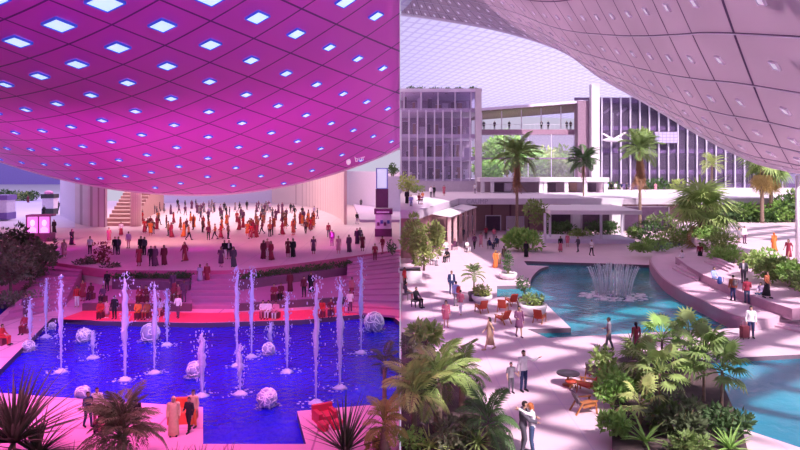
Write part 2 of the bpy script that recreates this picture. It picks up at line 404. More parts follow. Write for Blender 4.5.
# far walls of the night half
cream = lines_mat('cream_wall', (.82, .62, .58), (.46, .28, .28), (.05, .0), .5, var=.06, cloud=.3)
def wall_line(name, pts, z0, z1, m, label, t=.4, us=1.0):
    mb = strip(pts, t, z0, z1); cum = 0
    mb.uv = lambda v, i: ((v.x * .7 + v.y * .7) * us, v.z)
    return struct(mb.build(name, m), label)
bw = [(-62, 152), (-30, 152)]
wall_line('wall_back', bw, 1.6, 12, LILAC, 'lavender white wall behind the crowd')
pw = [tuple(p[:2]) for p in smooth_line([(-30, 152, 0), (-22, 142, 0), (-15, 124, 0), (-10, 106, 0), (-8.0, 93, 0)], 6)]
wall_line('wall_right', pw, 1.6, 13, cream, 'peach pleated wall curving to the right of the crowd', us=.9)
lw = [tuple(p[:2]) for p in smooth_line([G(75, 223, 1.6), G(88, 226, 1.6), G(105, 227, 1.6)], 4)]
fl_w = lines_mat('fluted_wall', (.66, .56, .62), (.36, .24, .30), (.13, .0), .5, var=.1, cloud=.5)
wall_line('wall_left', lw, 1.6, 12, fl_w, 'pale fluted wall left of the far staircase', us=2.2)
struct(strip([tuple(G(60, 216, 1.6)[:2]), tuple(G(75, 223, 1.6)[:2])], .3, 1.6, 11).build('wall_left', LILAC), 'plain lilac wall panel')
stair('stairs', [(-52, 128), (-46.5, 128)], gl([(104, 226), (131, 226)], 1.6), 16, 9.0, 1.6, mat('stair_warm', (.50, .28, .26), .6), 'warm lit far staircase beside the round pillar')
mb = MB().rings([(0, 0, 0, .75, .75), (0, 0, 11, .75, .75)], 20); struct(mb.build('pillar', cream, None, True, G(136, 226, 1.6)), 'round pale pillar right of the far staircase')
for o in COL.objects[-1:]:
    ul = o.data.uv_layers.new(name='UVMap')
wall_line('wall_back', [(-210, 262), (-120, 262)], 2.5, 20, mat('blue_wall', (.36, .26, .80), .6), 'blue violet far wall at the left edge')
wall_line('wall_back', [(-14, 150), (-.05, 118)], 1.6, 9.0, LILAC, 'lilac wall in the far right corner of the night half')
prism_obj('floor', [(-6, 97), (-.05, 97), (-.05, 118), (-10, 140)], 1.5, 2.0, mat('lilac_ledge', (.62, .5, .7), .6), 'raised lilac ledge in the far right corner')

# ---------------------------------------------------------------- left canopy
D1 = Vector((.472, .882)); D2 = Vector((.882, -.472)); PITCH = 4.66
A0 = Vector((-19.06, 42.0))             # one light sits here
def zcan(x, y):
    u = y - 40; d = x + 28
    return 20.3 - .22 * u - .00143 * u * u + (.0082 if d > 0 else .0064) * d * d
def yedge(x): return 89.0 + .0 * x
mb = MB()
def Pc(a, b):
    x = -74 + 73.97 * a; y = -4 + (yedge(x) + 4) * b
    return (x, y, zcan(x, y))
mb.grid(Pc, 60, 70)
mb.uv = lambda v, i: ((Vector((v.x, v.y)) - A0).dot(D1) / PITCH + .5, (Vector((v.x, v.y)) - A0).dot(D2) / PITCH + .5)
can_m = lines_mat('canopy_panels', (.70, .09, .66), (.13, .01, .20), .018, .55, var=.06, cloud=.35)
can = mb.build('ceiling', can_m, None, True); struct(can, 'sagging magenta lit canopy ceiling over the pool')
sol = can.modifiers.new('thickness', 'SOLIDIFY'); sol.thickness = .3; sol.offset = 1
mb = MB(); ed = [Pc(i / 60, 1) for i in range(61)]
mb.tube([(p[0], p[1] + .2, p[2] + .05) for p in ed], .28, 8)
struct(mb.build('trim_8', mat('canopy_rim', (.85, .62, .82), .5), None, True), 'pale rim along the far edge of the magenta canopy')
LAMP_B = mat('lamp_blue', (.5, .65, 1.0), .4, var=.02, emit=(.50, .78, 1.0), estr=1.0)
LAMP_S = mat('lamp_side', (.05, .08, .6), .4, emit=(.05, .12, .9), estr=.35)
def lamp_meshes(nm, a, t, face, side):
    f = MB(); h = a / 2
    for sx_, sy_, w, d in ((-h, 0, .08, a + .08), (h, 0, .08, a + .08), (0, -h, a - .08, .08), (0, h, a - .08, .08)):
        f.box((sx_, sy_, 0), (w, d, t))
    g = MB().box((0, 0, t * .1), (a - .08, a - .08, t * .5))
    fo = f.build(nm, side); go = g.build('diffuser', face, fo)
    return fo, go
l0, d0 = lamp_meshes('ceiling_light', 1.72, .2, LAMP_B, LAMP_S)
LG = 'square lights in the magenta canopy'
LLAB = 'blue white square light panel set in the magenta canopy'
first = True
for i in range(-14, 15):
    for j in range(-14, 15):
        p = A0 + D1 * PITCH * i + D2 * PITCH * j
        x, y = p
        if not (-72 < x < -.9 and 38 < y < 88): continue
        z = zcan(x, y); py = HOR - F * (z - H) / y; px = 400 + F * x / y
        if px < -14 or px > 400 or py < -12: continue
        e = .05; nx = (zcan(x + e, y) - zcan(x - e, y)) / (2 * e); ny = (zcan(x, y + e) - zcan(x, y - e)) / (2 * e)
        n = Vector((-nx, -ny, 1)).normalized(); xa = Vector((D1.x, D1.y, nx * D1.x + ny * D1.y)).normalized(); ya = n.cross(xa)
        e3 = Matrix((xa, ya, n)).transposed().to_euler()
        if first: o = l0; first = False
        else:
            o = l0.copy(); COL.objects.link(o); c = d0.copy(); COL.objects.link(c); c.parent = o
        sc = float(np.interp(y, [42, 46, 51, 56, 66, 80, 88], [1.0, .8, .68, .5, .42, .34, .3])); o.scale = (sc, sc, .6 + .4 * sc)
        o.location = Vector((x, y, z)) - n * .14; o.rotation_euler = e3
        tag(o, LLAB, 'ceiling light', LG)
struct(MB().b2((-75, -5, 0), (-74.3, 88, 36)).build('wall_left', LILAC), 'unseen side wall added to keep daylight out of the night half')  # this wall and the next are added out of view to block daylight
struct(MB().b2((-75, -5.6, 0), (-.6, -5, 27)).build('daylight_block', LILAC), 'unseen rear wall added to keep daylight out of the night half')
# small white mark on the canopy rim
mk = thing('canopy_sign', 'small white sign with short lettering on the canopy rim', 'sign')
e0, e1 = Vector((-7.6, 87.2)), Vector((-4.4, 87.2))
def sign_text(name, s, size, M, m, parent=None):
    c = bpy.data.curves.new(name, 'FONT'); c.body = s; c.size = size; c.extrude = .02; c.align_x = 'CENTER'
    t = bpy.data.objects.new(name, c); COL.objects.link(t); dg = bpy.context.evaluated_depsgraph_get(); dg.update()
    me = bpy.data.meshes.new_from_object(t.evaluated_get(dg)); bpy.data.objects.remove(t)
    me.materials.clear(); me.materials.append(m); o = link(name, me, parent); o.matrix_local = M
    return o
WSIGN = mat('sign_white', (.95, .85, .95), .5, emit=(1, .8, 1), estr=.4)
sx_, sy_ = -5.6, 86.6; nx = (zcan(sx_ + .1, sy_) - zcan(sx_ - .1, sy_)) / .2; ny = (zcan(sx_, sy_ + .1) - zcan(sx_, sy_ - .1)) / .2
xa = Vector((1, 0, nx)).normalized(); nn = Vector((-nx, -ny, 1)).normalized(); ya = nn.cross(xa)
M3 = Matrix((xa, -(-ya), -nn)).transposed()
base = Vector((sx_, sy_, zcan(sx_, sy_))) - nn * .12
Mx = Matrix((xa, Vector((0, -.25, 1)).normalized(), xa.cross(Vector((0, -.25, 1))).normalized())).transposed().to_4x4(); Mx.translation = base + Vector((.3, -.5, -.3))
sign_text('lettering', 'bur', 1.0, Mx, WSIGN, mk)
MB().ell((0, 0, 0), (.30, .10, .42), 12, 8).build('disc', WSIGN, mk, True, base + Vector((-1.25, -.55, -.45)))
# ================================================================== RIGHT HALF: shell, dome, buildings
RIM = [(814, 174.5, 57), (785, 169, 61), (750, 159.5, 66), (700, 134.5, 76), (650, 105, 88), (600, 77, 102), (560, 50, 116), (500, 31, 135), (440, 20, 155), (401.5, 15, 172)]
TOP = [(808, -50, 31), (676, -50, 42), (640, -50, 48), (592, -50, 58), (545, -50, 70), (500, -50, 84), (462, -50, 100), (430, -50, 122), (408, -50, 145), (401, -50, 165)]
rimP = smooth_line([A(*p) for p in RIM], 8); topP = smooth_line([A(*p) for p in TOP], 8)
NS = len(rimP) - 1
def Ps(a, b):
    k = a * NS; i = min(int(k), NS - 1); t = k - i
    r = rimP[i].lerp(rimP[i + 1], t); q = topP[i].lerp(topP[i + 1], t)
    p = r.lerp(q, b)
    L = (r - q).length
    p = p + Vector((-.12, -.30, -.5)).normalized() * (L * .07 * 4 * b * (1 - b))
    p.x = max(p.x, .04)
    return p
# arc length along the middle of the shell for even panel columns
mids = [Ps(i / 200, .35) for i in range(201)]
cum = [0.0]
for i in range(200): cum.append(cum[-1] + (mids[i + 1] - mids[i]).length)
def u_of(a): k = min(a * 200, 199.999); i = int(k); return (cum[i] + (cum[i + 1] - cum[i]) * (k - i)) / 4.7
def a_of(u):
    s = u * 4.7
    for i in range(200):
        if cum[i + 1] >= s: return (i + (s - cum[i]) / max(1e-6, cum[i + 1] - cum[i])) / 200
    return 1.0
NU, NV = 88, 20; NROW = 6.0
mb = MB().grid(lambda a, b: Ps(a, b), NU, NV)
def skew(u): return .15 * (u if u < 8 else 8 + (1 - math.exp(-(u - 8) / 4)) * 4)
def b_of(u, v):
    w = v - skew(u); return max(0.0, w / NROW) ** (1 / .85) if w > 0 else -1.0
uvs = [(u_of(i / NU), (j / NV) ** .85 * NROW + skew(u_of(i / NU))) for i in range(NU + 1) for j in range(NV + 1)]
mb.uv = lambda v, i: uvs[i]
sh_m = lines_mat('shell_panels', (.58, .47, .56), (.14, .08, .17), (.020, .016), .6, trans=.55, var=.08, cloud=.5, other=(.66, .53, .63))
sh = mb.build('ceiling', sh_m, None, True); struct(sh, 'swooping grey pink panelled shell roof at the upper right')
so = sh.modifiers.new('thickness', 'SOLIDIFY'); so.thickness = .12; so.offset = 1
RIMM = mat('shell_rim', (.80, .70, .84), .4, var=.04)
mb = MB(); mb.tube([Ps(i / 100, 0) for i in range(101)], .22, 8); struct(mb.build('trim_9', RIMM, None, True), 'pale tubular rim of the shell roof')
mb = MB(); mb.tube([Ps(i / 100, .035) + Vector((0, -.1, -.1)) for i in range(101)], .09, 6); struct(mb.build('trim_9', RIMM, None, True), 'thin second rim line of the shell roof')
for v in (1, 2, 3, 4, 5):
    run = [Ps(i / 120, b_of(u_of(i / 120), v)) + Vector((-.02, -.07, -.07)) for i in range(121) if 0.01 < b_of(u_of(i / 120), v) < 1]
    if len(run) < 4: continue
    mb = MB(); mb.tube(run, .05, 5)
    struct(mb.build('trim_9', RIMM, None, True), 'pale rib line along the shell roof')
SL = mat('shell_lamp', (.8, .74, .86), .4, var=.02, emit=(.9, .82, 1), estr=.45)
s0, sd0 = lamp_meshes('ceiling_light', .62, .16, SL, RIMM); first = True
umax = u_of(1.0)
for i in range(int(umax) + 1):
    for j in range(9):
        a = a_of(i + .5); b = b_of(i + .5, j + .5)
        if a >= .995 or b >= 1 or b < .02: continue
        p = Ps(a, b)
        px = 400 + F * p.x / p.y; py = HOR - F * (p.z - H) / p.y
        if not (401 < px < 815 and py > -14): continue
        if p.x < .8: continue
        da = (Ps(min(a + .004, 1), b) - Ps(max(a - .004, 0), b)).normalized(); db = (Ps(a, b + .01) - Ps(a, max(b - .01, 0))).normalized()
        n = da.cross(db).normalized()
        if n.dot(Vector((0, 0, 1))) < 0: n = -n
        xa = da; ya = n.cross(xa)
        if first: o = s0; first = False
        else:
            o = s0.copy(); COL.objects.link(o); c = sd0.copy(); COL.objects.link(c); c.parent = o
        o.location = p - n * .08; o.rotation_euler = Matrix((xa, ya, n)).transposed().to_euler()
        tag(o, 'small pale square light in a panel of the shell roof', 'ceiling light', 'square lights in the shell roof')
# far translucent dome
dome_m = lines_mat('dome_panels', (.82, .77, .97), (.66, .58, .84), (.13, .10), .6, trans=.8, var=.04, cloud=.2, other=(.84, .78, .98))
def Pd(a, b):
    x = .1 + 170 * a; y = 150 + 190 * b
    return (x, y, 52 - 15 * (b ** 1.3) - 10 * (a - .15) ** 2)
mb = MB().grid(Pd, 30, 30); mb.uv = lambda v, i: ((v.x + v.y * .35) / 3.4, (v.y - v.x * .5) / 5.0)
d = mb.build('ceiling', dome_m, None, True); struct(d, 'pale lavender dome far behind the buildings')
struct(MB().box((85, 245, -.3), (172, 195, .4)).build('floor', PAVE_R), 'ground behind the buildings')
COL.objects[-1].data.uv_layers.new(name='UVMap')
# lattice added above the plaza (outside the frame) only for its dappled shade
mb = MB()
for k in range(-20, 36):
    c = Vector((6 + k * 6.2, 25, 33))
    for s, (hx, hy) in ((1, (44, 26)), (-1, (44, 26)), (1, (13, 62)), (-1, (13, 62)), (1, (76, 74)), (-1, (76, 74))):
        ylo = -12 if hy == 26 else 26 if hy == 62 else 48
        dv = Vector((math.cos(.62), s * math.sin(.62), 0))
        p, q = c - dv * 70, c + dv * 70
        # clip to the rectangle x -20..52, y 26..84
        t0, t1_ = 0.0, 1.0; dd = q - p
        for comp, lo, hi in ((0, 42 if hx == 76 else -6, hx), (1, ylo, hy)):
            if abs(dd[comp]) < 1e-9: continue
            a_, b_ = sorted(((lo - p[comp]) / dd[comp], (hi - p[comp]) / dd[comp])); t0 = max(t0, a_); t1_ = min(t1_, b_)
        if t1_ - t0 > .02: mb.bar(p + dd * t0, p + dd * t1_, .12, 1.9)
struct(mb.build('lattice', STEEL), 'unseen lattice added above the plaza to cast dapples')

# ---------------------------------------------------------------- terrace building
T = 5.2
ter = [(.05, 69.6), (2.15, 69.6), (8.6, 96), (66, 97), (66, 160), (.05, 160)]
prism_obj('terrace', ter, T - .9, T, mat('terrace_slab', (.64, .56, .66), .55, var=.04), 'white upper terrace slab in front of the glass building')
struct(strip([(.05, 69.9), (1.9, 69.9), (8.2, 97), (8.2, 101)], .3, 0, T - .9).build('wall_left', BROWN), 'terracotta wall below the terrace wing')
low = lines_mat('shop_wall', (.42, .24, .27), (.20, .09, .13), (.05, .0), .6, var=.2, cloud=.4)
mb = MB().b2((8, 101, 0), (66, 101.4, T - .9)); mb.uv = lambda v, i: (v.x * .35, v.z * .3); struct(mb.build('wall_back', low), 'terracotta shop wall under the terrace')
# recesses and white piers of the lower level
for k, (x0, x1) in enumerate(((572, 580), (611, 621))):
    a, b = A(x0, 205, 96), A(x1, 205, 96)
    struct(MB().b2((a.x, 95.6, 0), (b.x, 96.8, T - .85)).build('pillar', WHITE), ('white pier behind the flat pavilion roof', 'white pier right of the flat pavilion roof')[k])
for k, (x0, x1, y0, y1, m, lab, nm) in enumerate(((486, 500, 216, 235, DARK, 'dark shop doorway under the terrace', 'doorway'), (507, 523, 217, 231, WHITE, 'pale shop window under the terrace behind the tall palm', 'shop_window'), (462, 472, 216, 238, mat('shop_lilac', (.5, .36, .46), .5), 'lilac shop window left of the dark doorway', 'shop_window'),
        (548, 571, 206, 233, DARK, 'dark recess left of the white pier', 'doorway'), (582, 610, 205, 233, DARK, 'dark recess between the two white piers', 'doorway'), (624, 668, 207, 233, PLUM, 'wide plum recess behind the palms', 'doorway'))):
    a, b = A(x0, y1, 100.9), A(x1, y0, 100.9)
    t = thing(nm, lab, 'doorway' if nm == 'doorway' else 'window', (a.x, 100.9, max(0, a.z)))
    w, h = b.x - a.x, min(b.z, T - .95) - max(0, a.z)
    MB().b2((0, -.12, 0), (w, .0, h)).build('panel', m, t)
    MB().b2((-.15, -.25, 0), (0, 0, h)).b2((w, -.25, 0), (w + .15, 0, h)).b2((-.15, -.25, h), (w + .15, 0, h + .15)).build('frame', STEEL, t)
# lettering on the fascia
M4 = Matrix.Rotation(PI / 2, 4, 'X'); M4.translation = A(477, 203.5, 95.7) + Vector((0, -.06, 0))
o = sign_text('fascia_sign', 'CAUMP', .95, M4, mat('sign_grey', (.42, .34, .46), .5)); tag(o, 'small grey lettering on the white terrace fascia', 'sign')
# awning with piers along the terrace wing
aw = thing('awning', 'white sloping awning on slim piers along the terrace wing', 'awning', (0, 0, 0))
e0 = Vector((2.6, 72)); e1 = Vector((9.4, 97)); dv = (e1 - e0).normalized(); nv = Vector((dv.y, -dv.x))
mb = MB()
for a, b in ((.18, .56), (.60, .98)):
    p, q = e0.lerp(e1, a), e0.lerp(e1, b)
    P4 = [p, q, q + nv * 2.2, p + nv * 2.2]
    mb.add([(*P4[0], 4.25), (*P4[1], 4.25), (*P4[2], 3.9), (*P4[3], 3.9), (*P4[0], 4.37), (*P4[1], 4.37), (*P4[2], 4.02), (*P4[3], 4.02)], [(3, 2, 1, 0), (4, 5, 6, 7), (0, 1, 5, 4), (1, 2, 6, 5), (2, 3, 7, 6), (3, 0, 4, 7)])
mb.build('awning_roof', WHITE, aw)
for k in range(6):
    p = e0.lerp(e1, .2 + k * .15) + nv * 1.9
    MB().box((p.x, p.y, 1.97), (.42, .42, 3.94)).build('pier', mat('pier_pink', (.62, .40, .42), .6), aw)

# glass office block, left
S = 125 / F
def BX(px): return (px - 400) * S
def BZ(py): return H - (py - HOR) * S
offc = thing('glass_building', 'glass fronted building at the left with white mullions and rooftop shrubs', 'building', (0, 125, T))
def part(name, lo, hi, m, par=None, parent_loc=(0, 125, T)):
    mb = MB().b2([a - b for a, b in zip(lo, parent_loc)], [a - b for a, b in zip(hi, parent_loc)]); return mb.build(name, m, par)
part('base_wall', (.05, 124.6, T), (14.4, 126, BZ(181)), mat('base_grey', (.56, .47, .58), .6), offc)
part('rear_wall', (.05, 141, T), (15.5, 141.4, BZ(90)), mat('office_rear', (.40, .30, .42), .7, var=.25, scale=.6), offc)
for py in (181, 158.5, 136, 110):
    part('floor_slab', (.05, 125.2, BZ(py) - .35), (15.4, 141, BZ(py) + .35), mat('slab_lilac', (.62, .54, .70), .6), offc)
part('roof', (.05, 124.2, BZ(92)), (15.7, 142, BZ(89)), LILAC, offc)
for px in (401, 409, 417.5, 426, 434.5, 443, 452, 461, 470):
    part('mullion', (BX(px) - .13, 124.8, BZ(181)), (BX(px) + .13, 125.15, BZ(110)), STEEL, offc)
for px in (404, 421, 438, 455, 471):
    part('mullion', (BX(px) - .1, 124.8, BZ(110)), (BX(px) + .1, 125.1, BZ(92)), STEEL, offc)
part('corner_column', (BX(475), 124.0, T), (BX(481), 125.4, BZ(89)), WHITE, offc)
part('glass_front', (.05, 125.16, BZ(181)), (BX(475), 125.22, BZ(92)), GLASS, offc)
# furniture-like interior fittings seen through the panes
rr = random.Random(3)
fit = [mat('fit_dark', (.12, .07, .12), .6), mat('fit_wood', (.42, .26, .22), .6), mat('fit_pale', (.75, .68, .82), .5)]
for fl_i, py in enumerate((181, 158.5, 136, 110)):
    for k in range(9):
        x = 1.2 + k * 1.55 + rr.uniform(-.4, .4); w = rr.uniform(.5, 1.2); h = rr.uniform(.9, 2.9)
        nm = 'shelf_unit' if h > 1.8 else 'counter'
        sh_o = thing(nm, f'{"tall" if h > 1.8 else "low"} interior fitting behind the glass front of the left building', 'cabinet', (x, rr.uniform(128, 134), BZ(py) + .35), 0, f'{nm}s inside the glass building')
        mb = MB().box((0, 0, h / 2), (w, .5, h)); mb.build('carcass', fit[k % 3], sh_o)
        MB().box((0, -.05, h + .04), (w + .1, .65, .08)).build('top', fit[2], sh_o)

# bridge roof between the blocks
br = thing('bridge_roof', 'long flat roof with a brown ribbed soffit spanning between the glass buildings', 'roof', (15.7, 125, 20))
mb = MB(); x0, x1 = 15.7, 36.2
mb.prism([(0, 0), (x1 - x0, 0), (x1 - x0 + 7, 26), (0, 26)], lambda p: BZ(108) - 20 - .5 + p[0] * .078, lambda p: BZ(108) - 20 + p[0] * .078); mb.build('roof_slab', LILAC, br)
sof = lines_mat('soffit_brown', (.15, .055, .08), (.36, .22, .28), (.10, .0), .6, var=.15, cloud=.6)
mb = MB().prism([(.1, .3), (x1 - x0, .3), (x1 - x0 + 6.9, 25.5), (.1, 25.5)], lambda p: BZ(108) - 20 - .62 + p[0] * .078, lambda p: BZ(108) - 20 - .52 + p[0] * .078); mb.uv = lambda v, i: ((v.x + v.y * .6) * .5, v.y); mb.build('soffit', sof, br)
wk = thing('walkway', 'raised walkway with railing under the brown soffit', 'walkway', (15.7, 127, BZ(134)))
MB().b2((0, 0, 0), (20.5, 3, 1.0)).build('deck', mat('walk_brown', (.36, .22, .30), .6), wk)
mb = MB().bar((0, 0, 2.0), (20.5, 0, 2.0), .07)
for k in range(22): mb.bar((k * .97, 0, 1), (k * .97, 0, 2), .05)
mb.build('railing', STEEL, wk)
for k in range(6): MB().bar((.5 + k * 3.9, 1.5, 1.0), (.5 + k * 3.9, 1.5, 4.4 + k * .3), .16).build('post', STEEL, wk)
atr = thing('atrium_glazing', 'tall glass screen in front of the indoor trees', 'window', (15.7, 125.6, T))
for k in range(5): MB().b2((k * 4.5, -.06, 0), (k * 4.5 + .1, .06, BZ(134) - T)).build('mullion', STEEL, atr)
MB().b2((0, -.02, 0), (18.1, .02, BZ(134) - T)).build('pane', GLASS, atr)
MB().b2((0, -.1, 6.2), (18.1, .1, 6.5)).build('transom', PLUM, atr)
struct(MB().b2((BX(577), 124.4, T), (BX(588), 127, BZ(101))).build('pillar', mat('pier_plum', (.30, .19, .27), .6)), 'plum pier at the right end of the bridge roof')
struct(MB().b2((BX(588.5), 123, T), (BX(596.5), 124.5, BZ(85))).build('pillar', WHITE), 'tall white column between bridge and glass hall')
# shop strip under the atrium
sp = thing('shop_pavilion', 'low white framed shop strip in front of the indoor trees', 'shop', (BX(475), 118.2, T))
w_ = BX(597) - BX(475)
MB().b2((0, -.6, BZ(181) - T), (w_, 4.5, BZ(177) - T)).build('roof', WHITE, sp)
MB().b2((0, 3.4, 0), (w_, 3.7, BZ(181) - T)).build('rear_wall', mat('shop_inner', (.44, .32, .40), .6, var=.25, scale=.5), sp)
for px in (478, 487, 533, 537, 557, 575, 594): MB().b2((BX(px) - BX(475) - .3, -.3, 0), (BX(px) - BX(475) + .35, .3, BZ(181) - T)).build('pillar', WHITE, sp)
for px, w, m in ((495, 2.2, fit[0]), (508, 2.6, fit[2]), (545, 2.4, fit[0]), (566, 2.2, fit[1]), (585, 2.0, fit[0])):
    MB().b2((BX(px) - BX(475) - w / 2, 3.1, 0.1), (BX(px) - BX(475) + w / 2, 3.42, 1.7)).build('shop_front', m, sp)
# glass hall, right
gh = thing('glass_hall', 'dark glass hall with white mullions behind the palms on the right', 'building', (BX(597), 125, T))
PL = (BX(597), 125, T)
xr = 78.0
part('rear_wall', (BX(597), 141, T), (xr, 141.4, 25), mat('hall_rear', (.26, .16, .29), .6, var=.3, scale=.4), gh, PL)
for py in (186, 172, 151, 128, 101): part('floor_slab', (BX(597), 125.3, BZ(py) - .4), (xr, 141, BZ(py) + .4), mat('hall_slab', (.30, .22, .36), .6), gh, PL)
for k in range(20):
    px = 601.5 + k * 9.5
    if BX(px) < xr: part('mullion', (BX(px) - .12, 124.7, T), (BX(px) + .12, 125.1, BZ(97)), STEEL, gh, PL)
part('glass_front', (BX(597), 125.12, T), (xr, 125.18, BZ(99)), glass_mat('hall_glass', (.35, .28, .42), .16), gh, PL)
part('parapet', (BX(597), 119.6, T), (xr, 120.2, T + .5), WHITE, gh, PL)
for p, q in ((A(604, 113, 126.5), A(611, 108, 126.5)), (A(617, 115, 126.5), A(627, 108, 126.5)), (A(606, 135, 126.5), A(613, 129, 126.5)), (A(618, 137, 126.5), A(627, 132, 126.5))):
    pl = Vector(PL); MB().bar(p - pl, q - pl, .4).build('brace', WHITE, gh)
scr = thing('display_screen', 'lavender gridded wall screen inside the dark glass hall', 'screen', A(666, 137.5, 124.3))
MB().box((0, 0, 0), (4.4, .2, 2.2)).build('housing', PLUM, scr)
gs = lines_mat('screen_grid', (.5, .44, .74), (.28, .22, .46), .07, .4); mb = MB().box((0, -.12, 0), (4.2, .05, 2.0)); mb.uv = lambda v, i: (v.x * 1.4, v.z * 1.6); mb.build('screen', gs, scr)
pln = thing('hanging_sculpture', 'white winged sculpture hanging before the dark glass hall', 'sculpture', A(613, 140, 123.5))
MB().ell((0, 0, 0), (2.0, .35, .4), 12, 8).build('body', WHITE, pln, True)
mb = MB().add([(-.3, 0, .1), (.5, 0, .1), (2.6, .3, 1.5), (2.2, .3, 1.5), (-.3, 0, .02), (.5, 0, .02), (2.6, .3, 1.42), (2.2, .3, 1.42)], [(0, 1, 2, 3), (7, 6, 5, 4), (0, 4, 5, 1), (1, 5, 6, 2), (2, 6, 7, 3), (3, 7, 4, 0)]); mb.build('wing', WHITE, pln)
mb = MB().add([(-.3, 0, .1), (.5, 0, .1), (-1.6, .3, 1.3), (-2.0, .3, 1.3), (-.3, 0, .02), (.5, 0, .02), (-1.6, .3, 1.22), (-2.0, .3, 1.22)], [(0, 1, 2, 3), (7, 6, 5, 4), (0, 4, 5, 1), (1, 5, 6, 2), (2, 6, 7, 3), (3, 7, 4, 0)]); mb.build('wing', WHITE, pln)
MB().bar((0, 0, .3), (0, 0, 5.2), .04).build('cable', STEEL, pln)

# white flat pavilion roof
pv = thing('pavilion', 'flat white pavilion roof on slim posts behind the pool', 'pavilion', (24, 86, 0))
a = [G(548, 214, 4.0), G(632, 212, 4.0)]
mb = MB().prism([(18.6 - 24, -5.5), (29.8 - 24, -6), (30.5 - 24, 7), (19.5 - 24, 7)], 3.95, 4.45); mb.build('roof', WHITE, pv)
for px, py in ((545, 245), (550, 241), (622, 238), (601, 243)):
    p = G(px, py); MB().box((p.x - 24, p.y - 86, 2.0), (.28, .28, 4.0)).build('post', STEEL, pv)
MB().prism([(18.6 - 24, -2), (30 - 24, -3), (30 - 24, 3), (19 - 24, 4)], 0, .55).build('plinth', LILAC, pv)
# curved white wall and deck left of the pool end
wall_line('wall_right', [tuple(A(px, 200, 108)[:2]) for px in (712, 730, 760, 800, 840)], 3.9, 6.4, WHITE, 'white curved bridge wall behind the right palms')
# slim white column under the shell
cl = thing('column', 'slim white column carrying the shell roof at the right edge', 'column', G(797.5, 264, 1.8))
MB().tube([(0, 0, 0), (0, 0, 7.3)], .16, 12).build('shaft', WHITE, cl, True); MB().tube([(0, 0, 0), (0, 0, .15)], .34, 12).build('base_plate', STEEL, cl)
# left side columns row in the cafe arcade
# ================================================================== PLANTS
def leafmat(n, c, tr=.25, rnd=.18): return mat(n, c, .5, var=.3, scale=1.6, trans=tr, rnd=rnd, spec=.35)
L_PALM = leafmat('palm_leaf', (.22, .34, .10)); L_FAN = leafmat('fan_leaf', (.34, .48, .15)); L_LIGHT = leafmat('light_leaf', (.46, .56, .18))
L_DEEP = leafmat('deep_leaf', (.10, .19, .07)); L_BRIGHT = leafmat('bright_leaf', (.32, .56, .14)); L_DRY = leafmat('dry_leaf', (.36, .19, .11)); L_YEL = leafmat('yellow_leaf', (.58, .44, .16))
L_GREY = leafmat('grey_leaf', (.24, .26, .16)); L_DUSK = leafmat('dusk_leaf', (.12, .16, .08)); L_RED = leafmat('red_leaf', (.28, .08, .08))
TRUNK = mat('palm_trunk', (.28, .19, .15), .9, var=.3, scale=6, bump=.4); STEM = mat('plant_stem', (.20, .20, .09), .8, var=.25, scale=5)
SOIL = mat('soil', (.09, .06, .06), .9, var=.3, scale=4)
POTW = mat('pot_white', (.80, .76, .78), .45, var=.04); POTD = mat('pot_dark', (.14, .10, .12), .5)

def frond_mb(L, nl, ll, rise, droop, w=.035, vee=.5, seed=0, base=.12):
    """feather frond along +X from the origin"""
    r = random.Random(seed); mb = MB(); pts = []
    n = 10
    for i in range(n + 1):
        t = i / n; pts.append(Vector((L * (t - .18 * t * t * droop), 0, rise * L * t - droop * L * .62 * t * t)))
    mb.tube(pts, [.035 * (1 - .85 * i / n) * (L / 2.5) ** .5 for i in range(n + 1)], 5)
    for k in range(nl):
        t = base + (1 - base) * (k + .5) / nl; i = min(int(t * n), n - 1); p = pts[i].lerp(pts[i + 1], t * n - i)
        d = (pts[i + 1] - pts[i]).normalized(); up = Vector((0, 1, 0)).cross(d) * -1
        if up.z < 0: up = -up
        l = ll * (math.sin(PI * min(1, .18 + t * .86)) ** .7) * r.uniform(.85, 1.1)
        for s in (1, -1):
            a = r.uniform(.55, .75)
            q = (Vector((0, s, 0)) * math.cos(a) + d * math.sin(a) + up * r.uniform(.05, .25) * vee).normalized()
            e = p + q * l + Vector((0, 0, -l * .32 * droop)); m = p + q * l * .5 + Vector((0, 0, .02)); wv = d * w
            mb.add([p, m + wv, e, m - wv], [(0, 1, 2, 3)] if s > 0 else [(3, 2, 1, 0)])
    return mb
def fan_mb(pet, rad, nb, rise, span=5.2, seed=0, w=.06, droop=.25, fused=.45):
    """fan leaf: a petiole along +X with blades radiating from its end"""
    r = random.Random(seed); mb = MB(); P = [Vector((pet * t, 0, pet * (rise * t - .25 * t * t))) for t in (0, .33, .66, 1)]
    mb.tube(P, [.03, .025, .022, .018], 5)
    h = P[-1]; d = (P[-1] - P[-2]).normalized(); sd = Vector((0, 1, 0)); up = d.cross(sd)
    if up.z < 0: up = -up
    for k in range(nb):
        a = (k / (nb - 1) - .5) * span; q = (d * math.cos(a) + sd * math.sin(a)); l = rad * (1 - .12 * abs(a)) * r.uniform(.9, 1.05)
        tq = (-d * math.sin(a) + sd * math.cos(a)); ww = max(w, math.tan(span / nb / 2) * l * fused * 1.0)
        m = h + q * l * fused + up * (.06 * rad); e = h + q * l + Vector((0, 0, -droop * l * r.uniform(.7, 1.3)))
        mb.add([h, m + tq * ww, e, m - tq * ww], [(0, 1, 2, 3)])
    return mb
